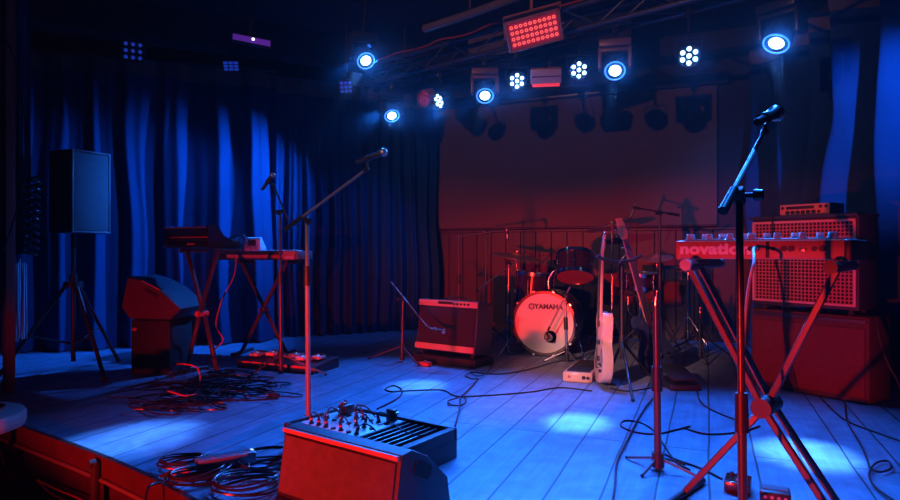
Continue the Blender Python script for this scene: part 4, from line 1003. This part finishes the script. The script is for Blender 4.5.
cable('audio_cable', 'red lit cable arching up from the tangle beside the subwoofer', [G(172, 380, .01), P(174, 366, 4.62), P(182, 364, 4.6), P(196, 367, 4.58), P(200, 376, 4.56), G(199, 388, .01)], .006, 'cablered')
cable('audio_cable', 'red lit cable lying short across the cable tangle', [G(168, 391, .05), G(178, 394, .05), G(186, 396, .05), G(196, 394, .05)], .006, 'cablered')
# coils by the stage edge
def coil(label, c, R, n, r, asp, rot, mt='cable', z=.006):
    pts = []; 
    for i in range(n * 18 + 1):
        a = 2 * PI * i / 18; u = i / (n * 18); rr = R * (1 + .12 * math.sin(a * .37 + n) + .06 * math.sin(a * 1.3))
        x_, y_ = rr * math.cos(a), rr * asp * math.sin(a)
        pts.append(V(c) + V((x_ * math.cos(rot) - y_ * math.sin(rot), x_ * math.sin(rot) + y_ * math.cos(rot), z + .010 * (i / 18) + .006 * math.sin(a * 2.1))))
    mb = MB(); mb.tube(pts, r, 6); o = mb.build('coiled_cable', K[mt]); tag(o, label, 'cable'); return o
coil('black cable coil nearest the stage edge, left of the power strip', G(183, 466), .10, 4, .0045, .8, .4)
coil('red lit cable coil in front of the power strip', G(199, 482), .115, 5, .005, .6, .6, 'cable')
coil('large black cable coil beside the grille of the front floor monitor', G(248, 489), .135, 5, .005, .75, .3)
coil('small black cable coil behind the left corner of the front floor monitor', G(264, 468), .10, 3, .0045, .8, .2)
coil('flat black cable coil between the power strip and the large coil', G(222, 477), .12, 2, .005, .5, .7, z=.004)
q = G(226, 468); t = thing('power_strip', 'black power strip lying among the cable coils left of the front monitor', 'power strip', q, .62)
mb = MB(); mb.box((0, 0, .035), (.26, .075, .055), None, .008); mb.build('housing', K['pedal'], t)
for k in range(5):
    mb = MB(); mb.cyl((-.096 + k * .048, 0, .060), (-.096 + k * .048, 0, .064), .019, seg=14); mb.build('socket', K['pedal'], t)
mb = MB(); mb.box((.118, 0, .061), (.014, .022, .008), None, .002); mb.build('switch', K['em_bluedot'], t)
mb = MB(); mb.tube([q + V((-.13, -.09, .035)), q + V((-.20, -.16, .05))], .02, 8)
t = thing('cable_connector', 'fat red lit plug at the near end of the power strip', 'connector', q + V((-.145, -.105, 0)), .62); mb.bm.free()
mb = MB(); mb.cyl((-.05, 0, .026), (.02, 0, .026), .024, .02, seg=14); mb.build('plug_body', K['redknob'], t)
mb = MB(); mb.cyl((-.10, 0, .02), (-.05, 0, .026), .008, .014, seg=12); mb.build('strain_relief', K['rubber'], t)
cable('power_cable', 'black power cable reaching from the left to the corner of the front monitor', [G(239, 458, .006), G(252, 450, .006), G(270, 447, .006), G(283, 447, .006)], .006)
cable('hanging_cable', 'black cable hanging over the stage edge in front of the coils', [G(172, 470, .007), G(165, 479, .007), G(163, 482, .012), G(160, 484, .02) - UN * .05, G(160, 484, .02) - UN * .065 - ZU * .12, G(160, 484, 0) - UN * .07 - ZU * .4], .006)
def fas(px, py, out=.035):
    # point a little in front of the stage skirt
    best = None
    for (a, b) in zip(edge, edge[1:]):
        d = V((b[0] - a[0], b[1] - a[1], 0)); nn = V((d.y, -d.x, 0)).normalized(); nn = -nn if nn.y > 0 else nn
        a0 = V((*a, 0)) + nn * out; k = (px - 450) / F
        den = d.x - k * d.y
        if abs(den) < 1e-6: continue
        s_ = (k * a0.y - a0.x) / den
        if -.01 <= s_ <= 1.01: p = a0 + d * s_; best = V((p.x, p.y, 1 - (py - 250) / F * p.y))
    return best
for k, pp in enumerate(([(0, 450), (6, 468), (20, 479)], [(0, 471), (9, 477), (20, 479)], [(37, 480), (58, 490), (80, 499), (95, 508)], [(37, 480), (50, 493), (64, 500), (70, 506)])):
    p_ = [fas(x, y) for x, y in pp]
    if all(p_): cable('hanging_cable', ('thin red cable sagging from the round table towards the stage skirt', 'second thin red cable meeting the first below the stage edge', 'thin red cable slanting along the stage skirt', 'lower of two red cables spreading on the stage skirt')[k], p_, .0045, 'cablered')
p_ = fas(95, 463, .045)
t = thing('stage_latch', 'dark upright latch on the red stage front', 'latch', p_)
mb = MB(); mb.box((0, 0, -.11), (.05, .03, .24), wm_, .008); mb.build('strap', K['rubber'], t)
mb = MB(); mb.cyl((0, 0, .0), wm_ @ V((0, -.028, 0)), .02, seg=14); mb.build('bolt', K['rubber'], t)
# round table in front of the stage
q = V((-2.535, 3.19, -.70))
t = thing('round_table', 'round pale table top at the foot of the stage front', 'table', q)
mb = MB(); mb.lathe([(0, .765), (.265, .765), (.29, .775), (.297, .80), (.297, .83), (.288, .848), (.27, .855), (0, .855)], None, 48); mb.build('table_top', K['tabletop'], t)
mb = MB(); mb.cyl((0, 0, .03), (0, 0, .765), .03, seg=16); mb.build('pedestal', K['blackmetal'], t)
mb = MB(); mb.lathe([(0, 0), (.22, 0), (.22, .015), (.05, .035), (0, .035)], None, 32); mb.build('base', K['blackmetal'], t)
t = thing('dish', 'shallow red rimmed dish on the round table', 'dish', q + V((.10, .02, .8555)))
mb = MB(); mb.lathe([(0, .002), (.07, .002), (.105, .022), (.11, .022), (.075, 0), (0, 0)], None, 36); mb.build('bowl', K['black'], t)
mb = MB(); mb.torus((0, 0, .022), .108, .006, None, 36, 8); mb.build('rim', K['cablered'], t, 'red rim')

# ------------------------------------------------------------------ light truss and lamps
T0 = V((-.94, 7.05, 2.84)); T1 = V((2.75, 3.86, 2.84)); td = (T1 - T0); tl_ = td.length; td.normalize(); tn = V((-td.y, td.x, 0))
t = thing('lighting_truss', 'long metal truss carrying the stage lamps across the ceiling', 'truss', T0)
for dy, dz in ((-.11, 0), (.11, 0), (-.11, .20), (.11, .20)):
    mb = MB(); mb.cyl(tn * dy + ZU * dz, td * tl_ + tn * dy + ZU * dz, .0225, seg=12); mb.build('chord', K['truss'], t)
nb = 15
for k in range(nb):
    a, b = td * tl_ * k / nb, td * tl_ * (k + 1) / nb; f_ = k % 2
    for dy in (-.11, .11):
        mb = MB(); mb.cyl(a + tn * dy + ZU * (0 if f_ else .2), b + tn * dy + ZU * (.2 if f_ else 0), .009, seg=8); mb.build('brace', K['truss'], t)
    mb = MB(); mb.cyl(a + tn * -.11, b + tn * .11, .009, seg=8); mb.build('brace', K['truss'], t)
for u in (.6, 2.2, 3.8):
    mb = MB(); mb.cyl(td * u + ZU * .2, td * u + ZU * .66, .012, seg=10); mb.build('drop_rod', K['blackmetal'], t)
# wiring along the truss
for k in range(3):
    pts = [T0 + td * (tl_ * i / 24) + tn * (-.10 + .07 * k + .02 * math.sin(i * 1.9 + k)) + ZU * (.245 + .008 * math.sin(i * 2.3 + 2 * k)) for i in range(25)]
    cable('truss_cable', 'lamp cable lying along the top of the truss', pts, .009, 'cable' if k else 'cablered', group='cables along the truss', n=3)
def on_truss(px):
    k = (px - 450) / F; s_ = (k * T0.y - T0.x) / (td.x - k * td.y); return T0 + td * s_ - ZU * .046
LAMPS = []
def add_spot(name, loc, tgt, col, e, ang, blend=.6, r=.04):
    l = bpy.data.lights.new(name, 'SPOT'); l.color = col; l.energy = e; l.spot_size = math.radians(ang); l.spot_blend = blend; l.shadow_soft_size = r
    o = bpy.data.objects.new(name, l); C.objects.link(o); o.location = loc
    o.rotation_euler = (V(tgt) - V(loc)).to_track_quat('-Z', 'Y').to_euler(); return o
def glow(loc, e, col=(.02, .16, 1)):
    l = bpy.data.lights.new('lamp_glow', 'POINT'); l.color = col; l.energy = e; l.shadow_soft_size = .03
    o = bpy.data.objects.new('lamp_glow', l); C.objects.link(o); o.location = loc
def clamp(mb, top, bot): mb.cyl(bot, top, .012, seg=10); mb.box(top, (.05, .05, .06), None, .006)
def moving_head(label, lens, aim, hang, lit=True, s=1.0, ym='yoke'):
    """lens: centre of the front lens; aim: direction of the beam; hang: point on the truss or ceiling above"""
    lens, aim, hang = V(lens), V(aim).normalized(), V(hang); o = hang
    t = thing('stage_spotlight', label, 'stage light', o)
    ctr = lens - aim * .10 * s - o
    side = aim.cross(ZU).normalized()
    bz = ctr.z + .145 * s
    fw = ZU.cross(side).normalized()
    bm_ = basis(side, fw, ZU, V((ctr.x, ctr.y, bz)))
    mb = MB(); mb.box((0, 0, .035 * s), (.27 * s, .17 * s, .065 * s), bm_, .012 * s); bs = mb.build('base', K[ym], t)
    mb = MB(); mb.box((0, -.087 * s, .035 * s), (.10 * s, .006, .035 * s), bm_, .002)
    mb.build('display', K['lettering_dark'], bs)
    mb = MB()
    for s_ in (-1, 1): mb.box((s_ * .125 * s, 0, -.085 * s), (.035 * s, .11 * s, .19 * s), bm_, .012 * s)
    mb.box((0, 0, -.018 * s), (.25 * s, .11 * s, .035 * s), bm_, .010 * s); mb.build('yoke', K[ym], t)
    hm_ = frame(aim); hm_.translation = ctr
    mb = MB(); mb.lathe([(0, -.13 * s), (.06 * s, -.13 * s), (.085 * s, -.09 * s), (.095 * s, 0), (.095 * s, .085 * s), (.088 * s, .10 * s), (.078 * s, .098 * s)], hm_, 28); hd_ = mb.build('head', K['black'], t)
    mb = MB(); mb.lathe([(.078 * s, .098 * s), (.050 * s, .094 * s)], hm_, 28); mb.build('lens_ring', K['blackmetal'], hd_)
    mb = MB(); mb.torus((0, 0, .099 * s), .082 * s, .0065 * s, hm_, 32, 8); mb.build('rim', K['em_ring' if lit else 'black'], hd_)
    mb = MB(); mb.lathe([(0, .102 * s), (.026 * s, .100 * s), (.050 * s, .094 * s)], hm_, 28); mb.build('lens', K['em_core' if lit else 'blk_lens'], hd_)
    mb = MB(); clamp(mb, V((0, 0, 0)), V((ctr.x, ctr.y, bz + .07 * s))); mb.build('mounting_clamp', K['blackmetal'], t)
    return t
def led_can(label, lens, aim, hang, n=7, r=.085, lit='em_led', body='black', spr=.6, grid=False):
    lens, aim, hang = V(lens), V(aim).normalized(), V(hang); o = hang
    t = thing('stage_spotlight', label, 'stage light', o)
    m = frame(aim); m.translation = lens - o
    mb = MB(); mb.lathe([(0, -.16), (r * .6, -.16), (r * .95, -.11), (r, 0), (r * .97, .012), (r * .90, .012), (r * .88, -.004), (0, -.004)], m, 32); can = mb.build('can', K[body], t)
    ps_ = [(0, 0)] + [(spr * r * math.cos(a * PI / 3 + .5), spr * r * math.sin(a * PI / 3 + .5)) for a in range(6)]
    if n == 9: ps_ = [((i - 1) * r * .52, (j - 1) * r * .52) for i in range(3) for j in range(3)]
    lr = r * (.20 if n == 7 else .15); proto = None
    for (x_, y_) in ps_:
        if proto is None:
            mb = MB(); mb.lathe([(lr, -.004), (lr * .95, .004), (lr * .6, .009), (0, .011)], m.to_3x3().to_4x4(), 16); proto = mb.build('led_lens', K[lit], can); d_ = proto
        else: d_ = proto.copy(); C.objects.link(d_); d_.parent = can
        d_.location = m @ V((x_, y_, 0))
    side = aim.cross(ZU).normalized(); cb = m @ V((0, 0, -.06))
    mb = MB(); mb.tube([cb + side * (r + .012), cb + side * (r + .014) + ZU * (r + .03), cb - side * (r + .014) + ZU * (r + .03), cb - side * (r + .012)], .007, 8); mb.build('yoke', K['blackmetal'], t)
    mb = MB(); clamp(mb, V((0, 0, 0)), cb + ZU * (r + .03)); mb.build('mounting_clamp', K['blackmetal'], t)
    return t
CAM = V((0, 0, 1.0))
def tocam(p, k=1.0, d=(0, 0, 0)): return (CAM - p).normalized() * k + V(d)
def lamp_at(px, py, dy=0.0):
    h = on_truss(px); p = P(px, py, h.y + dy); return h, p
BL = (.018, .16, 1.0); BW = (.075, .28, 1.0)
pool = {1: G(132, 439), 2: G(418, 386), 3: G(577, 422), 4: G(805, 453)}
h, p = lamp_at(392, 116, -.06); a = tocam(p, 1, (.25, 0, -.95)); moving_head('lit blue moving head lamp lowest at the curtain end of the truss', p, a, h, s=.95, ym='blackmetal')
lp1 = p
h, p = lamp_at(485, 96, -.05); moving_head('lit blue moving head lamp on the truss right of the small cluster lamp', p, tocam(p, 1, (.05, 0, -.75)), h, s=.95); lp2 = p
h, p = lamp_at(615, 71, -.05); moving_head('lit blue moving head lamp with grey yoke clearly seen above the screen', p, tocam(p, 1, (0, 0, -.6)), h, s=.95); lp3 = p
h, p = lamp_at(776, 44, -.02); moving_head('large lit blue moving head lamp at the drape end of the truss', p, tocam(p, 1, (-.25, .35, -.95)), h, s=1.0, ym='blackmetal'); lp4 = p
p = P(366, 61, 5.4); h = p + V((.0, .12, .58)); h.z = 3.39; moving_head('lit blue moving head lamp hanging alone from the ceiling before the curtain', p, tocam(p, 1, (.4, 0, -.7)), h, s=.9, ym='blackmetal'); lp5 = p
for px, py, lab in ((439, 101, 'small lit blue LED cluster lamp turned sideways near the curtain end of the truss'), (517, 81, 'round lit blue LED cluster lamp left of the boxy red strobe'), (579, 70, 'round lit blue LED cluster lamp right of the boxy red strobe'), (689, 56, 'round lit blue LED cluster lamp below the bright ceiling beam')):
    h, p = lamp_at(px, py, -.10); a = tocam(p, 1, (0, 0, -.18)) if px != 439 else tocam(p, 1, (-1.1, .2, -.3))
    led_can(lab, p, a, h); 
    LAMPS.append(p + a.normalized() * .06)
h, p = lamp_at(424, 98, -.1); led_can('unlit reddish can lamp beside the small cluster lamp on the truss', p, tocam(p, 1, (-.9, .0, -.2)), h, lit='em_redpanel', body='panelred', r=.09)  # lenses of this unlit lamp are given a faint red glow
# strobe box
h, p = lamp_at(546, 78, -.06)
t = thing('strobe_light', 'boxy strobe lamp with red lower edge between two round cluster lamps', 'stage light', h)
fm = frame(tocam(p, 1, (0, 0, -.2))); fm.translation = p - h
fm2 = fm
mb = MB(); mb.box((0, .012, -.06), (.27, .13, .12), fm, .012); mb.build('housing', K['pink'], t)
mb = MB(); mb.box((0, .012, .001), (.25, .008, .004), fm); mb.build('seam', K['lettering_dark'], t)
mb = MB(); mb.box((0, -.064, -.03), (.24, .024, .07), fm, .006); mb.build('lamp_tube', K['em_redstrip'], t)
mb = MB(); clamp(mb, V((0, 0, 0)), fm @ V((0, .07, -.06))); mb.build('mounting_clamp', K['blackmetal'], t)
# red 4 x 10 panel
p = P(534, 31, 5.0); h = V((p.x, p.y + .14, 3.395))
t = thing('led_panel', 'large rectangular red LED panel hanging above the truss', 'stage light', p)
ax_ = tocam(p, 1, (.12, 0, -.32)).normalized(); fx_ = frame(ax_) @ M.Rotation(math.radians(15), 4, 'Z')
pw_, ph_ = .40, .205
mb = MB(); mb.box((0, 0, -.05), (pw_ + .05, ph_ + .05, .09), fx_, .014)
mb.build('housing', K['blackmetal'], t)
mb = MB(); mb.box((0, 0, -.002), (pw_, ph_, .006), fx_); bd = mb.build('led_board', K['em_redpanel'], t)
mb = MB()
for s_ in (-1, 1): mb.box((s_ * (pw_ / 2 + .014), 0, .002), (.022, ph_ + .05, .02), fx_, .005); mb.box((0, s_ * (ph_ / 2 + .014), .002), (pw_ + .05, .022, .02), fx_, .005)
mb.build('bezel', K['panelred'], t)
proto = None
for i in range(10):
    for j in range(4):
        if proto is None:
            mb = MB(); mb.torus((0, 0, 0), .0105, .0042, fx_.to_3x3().to_4x4(), 14, 6); proto = mb.build('led', K['em_red'], bd); d_ = proto
        else: d_ = proto.copy(); C.objects.link(d_); d_.parent = bd
        d_.location = fx_ @ V(((i - 4.5) * pw_ / 10.4, (j - 1.5) * ph_ / 4.4, .006))
mb = MB(); sd_ = fx_.col[0].to_3d()
mb.tube([sd_ * (pw_ / 2 + .035) + V((0, 0, 0)), sd_ * (pw_ / 2 + .04) + V((0, .14, .22)), sd_ * -(pw_ / 2 + .04) + V((0, .14, .22)), sd_ * -(pw_ / 2 + .035)], .011, 8)
mb.cyl(V((0, .14, .22)), V((0, .14, h.z - p.z)), .014, seg=10); mb.box((0, .14, h.z - p.z - .02), (.08, .08, .04), None, .006); mb.build('mounting_bracket', K['panelred'], t)
# dim lamps over the curtain
p = P(133, 51, 5.3); led_can('dim round nine lens lamp high before the curtain, above the loudspeaker', p, tocam(p, 1, (0, 0, -.1)), V((p.x, p.y + .05, 3.39)), 9, .105, 'em_dim')
def panel9(label, p, a, w, h_, roll):
    t = thing('led_panel', label, 'stage light', p); m = frame(a) @ M.Rotation(roll, 4, 'Z')
    mb = MB(); mb.box((0, 0, -.03), (w, h_, .06), m, .006); hs = mb.build('housing', K['black'], t); proto = None
    for i in range(3):
        for j in range(3):
            if proto is None: mb = MB(); mb.box((0, 0, .002), (w * .25, h_ * .22, .006), m.to_3x3().to_4x4(), .002); proto = mb.build('led_lens', K['em_dim'], hs); d_ = proto
            else: d_ = proto.copy(); C.objects.link(d_); d_.parent = hs
            d_.location = m @ V(((i - 1) * w * .31, (j - 1) * h_ * .31, 0))
    mb = MB(); mb.cyl((0, .02, .03), V((0, .02, 3.39 - p.z)), .011, seg=10); mb.build('mounting_stem', K['blackmetal'], t)
p = P(346, 87, 6.1); panel9('small dim square nine lens lamp under the lone hanging moving head', p, tocam(p, 1, (.1, 0, -.2)), .13, .13, .12)
p = P(231, 66, 5.5); panel9('small dim flat lamp under the violet tube light', p, tocam(p, 1, (0, 0, -.9)), .14, .11, .1)
a, b = P(231, 37, 5.2), P(271, 45, 5.35); c = (a + b) / 2
t = thing('tube_light', 'short violet tube light fixed to the ceiling with a bright spark', 'light fixture', c)
d = (b - a).normalized(); m = basis(d, d.cross(ZU).normalized() * -1, d.cross(ZU).normalized().cross(d) * 1, (0, 0, 0))
fdir = d.cross(ZU).normalized(); fdir = fdir if fdir.y < 0 else -fdir
m = basis(d, fdir, d.cross(fdir))
mb = MB(); mb.box((0, 0, 0), ((b - a).length, .05, .075), m, .008); mb.build('housing', K['blackmetal'], t)
mb = MB(); mb.box((0, .028, 0), ((b - a).length - .02, .008, .05), m, .003); tb = mb.build('diffuser', K['em_violet'], t)
mb = MB(); mb.sph((.01, .034, -.008), .012, (1, .5, 1), m, 10); mb.build('bright_spot', K['em_spark'], tb)
mb = MB(); mb.cyl((0, 0, .03), (0, 0, 3.395 - c.z), .02, seg=10); mb.build('mounting_stem', K['blackmetal'], t)
# a little shelf-like box on the ceiling above the lone lamp
p = P(366, 33, 5.5); 

# ------------------------------------------------------------------ lights
lamps_floor = [
    ('pool_lamp', lp5, pool[1], BW, 2300, 12.5, 1.0),
    ('pool_lamp', lp2, pool[2], BW, 1500, 11, 1.0),
    ('pool_lamp', lp3, pool[3], BW, 2600, 9.6, 1.0),
    ('pool_lamp', lp4, pool[4], BW, 2600, 12.5, 1.0),
]
for nm, l_, tg, c_, e, an, bl in lamps_floor:
    d = (V(tg) - l_).normalized(); add_spot(nm, l_ + d * .10, tg, c_, e, an, bl)
# broad blue washes from the LED clusters
for l_, tg, e, an in ((LAMPS[1], (.1, 3.7, 0), 300, 62), (LAMPS[2], (.8, 3.2, 0), 330, 66), (LAMPS[3], (1.5, 2.9, 0), 290, 74), (LAMPS[0], (-.6, 4.5, 0), 420, 54)):
    add_spot('wash_lamp', l_, tg, BL, e, an, .8, .07)
add_spot('curtain_lamp', lp1 + V((-.1, -.12, .02)), (-2.5, 6.3, 1.25), (.01, .16, 1), 800, 80, .9, .03)
add_spot('curtain_lamp', lp5 + V((-.1, -.1, -.05)), (-3.1, 6.1, 1.25), (.01, .16, 1), 330, 56, .9, .03)
add_spot('curtain_lamp', lp2 + V((-.12, .08, 0)), (-1.1, 7.3, .9), (.01, .16, 1), 90, 58, .9, .03)  # extra beam added at this lamp to brighten the narrow-fold curtain
add_spot('added_drape_light', V((2.98, 3.2, 2.72)), (3.36, 5.7, 1.5), (.01, .16, 1), 420, 50, .9, .03)  # unseen lamp added beyond the truss end to graze the folds
add_spot('overhead_lamp', (1.35, 2.75, 3.3), (1.05, 2.2, 1.0), (.02, .20, 1), 420, 42, .8, .05)
# what the lit lenses throw towards the audience
for p in [lp1, lp2, lp3, lp4, lp5]: add_spot('lens_light', p + tocam(p, .12), CAM, (.02, .18, 1), 230 if p is not lp4 else 420, 100, 1, .03)
for p in LAMPS: add_spot('lens_light', p + tocam(p, .05), CAM, (.02, .18, 1), 170, 100, 1, .03)
# red and warm front lamps above the audience, on the left
FL = V((-3.7, -1.3, 2.75))
RL = V((-3.1, -1.6, .13))
o = add_spot('front_red_lamp', RL, (1.8, 4.6, .29), (1, .020, .010), 1800, 68, .5, .05); o.scale = (1, .24, 1)
o = add_spot('front_red_lamp', RL + V((.1, 0, 0)), (-1.15, 4.8, .45), (1, .012, .008), 900, 38, .7, .05); o.scale = (1, .42, 1)
add_spot('front_warm_lamp', FL + V((.12, -.05, .02)), (1.6, 6.8, 1.9), (1, .40, .32), 400, 38, .5, .04)
add_spot('front_drum_lamp', FL + V((.3, -.1, .05)), P(584, 368, 4.85), (1, .40, .36), 2600, 11.5, .8, .05)

# ------------------------------------------------------------------ world: black surroundings, thin stage haze
w = bpy.data.worlds.new('World'); bpy.context.scene.world = w; w.use_nodes = True
n, l = w.node_tree.nodes, w.node_tree.links
n['Background'].inputs[0].default_value = (.004, .004, .010, 1); n['Background'].inputs[1].default_value = .25
vs = n.new('ShaderNodeVolumeScatter'); vs.inputs['Density'].default_value = .0036; vs.inputs['Anisotropy'].default_value = .45
gp = n.new('ShaderNodeNewGeometry')
def vm(op, a, b=None):
    q_ = n.new('ShaderNodeVectorMath'); q_.operation = op
    for k_, v_ in enumerate((a, b)):
        if v_ is None: continue
        if isinstance(v_, V): q_.inputs[k_].default_value = v_
        else: l.new(v_, q_.inputs[k_])
    return q_.outputs['Value'] if op in ('DOT_PRODUCT', 'LENGTH', 'DISTANCE') else q_.outputs[0]
def mth(op, a, b=None):
    q_ = n.new('ShaderNodeMath'); q_.operation = op
    for k_, v_ in enumerate((a, b)):
        if v_ is None: continue
        if isinstance(v_, (int, float)): q_.inputs[k_].default_value = v_
        else: l.new(v_, q_.inputs[k_])
    return q_.outputs[0]
rel = vm('SUBTRACT', gp.outputs['Position'], T0 - ZU * .34)
dist = vm('LENGTH', vm('CROSS_PRODUCT', rel, td))                    # haze thickened along the truss lamps to shape their halos
def halo_haze(d_, w_, a_): return mth('MULTIPLY', mth('EXPONENT', mth('MULTIPLY', mth('POWER', mth('DIVIDE', d_, w_), 2.0), -1.0)), a_)
dens = mth('ADD', halo_haze(dist, .24, .075), halo_haze(vm('DISTANCE', gp.outputs['Position'], lp5), .26, .075))  # same added thickening around the lone hanging lamp, for its halo
l.new(mth('ADD', dens, .0010), vs.inputs['Density'])
w.cycles.volume_step_size = .2
l.new(vs.outputs[0], n['World Output'].inputs['Volume'])

# ------------------------------------------------------------------ camera
cd = bpy.data.cameras.new('Camera'); cam = bpy.data.objects.new('Camera', cd); C.objects.link(cam)
cam.location = CAM; cam.rotation_euler = (PI / 2, 0, 0); cd.sensor_width = 36; cd.lens = 36 * F / 900; cd.clip_start = .02
sc = bpy.context.scene; sc.camera = cam
sc.view_settings.view_transform = 'Standard'; sc.view_settings.look = 'None'; sc.view_settings.gamma = 1; sc.view_settings.exposure = 0
sc.view_settings.use_curve_mapping = False
sc.cycles.use_denoising = True; sc.cycles.max_bounces = 5; sc.cycles.sample_clamp_indirect = 3; sc.cycles.volume_bounces = 0
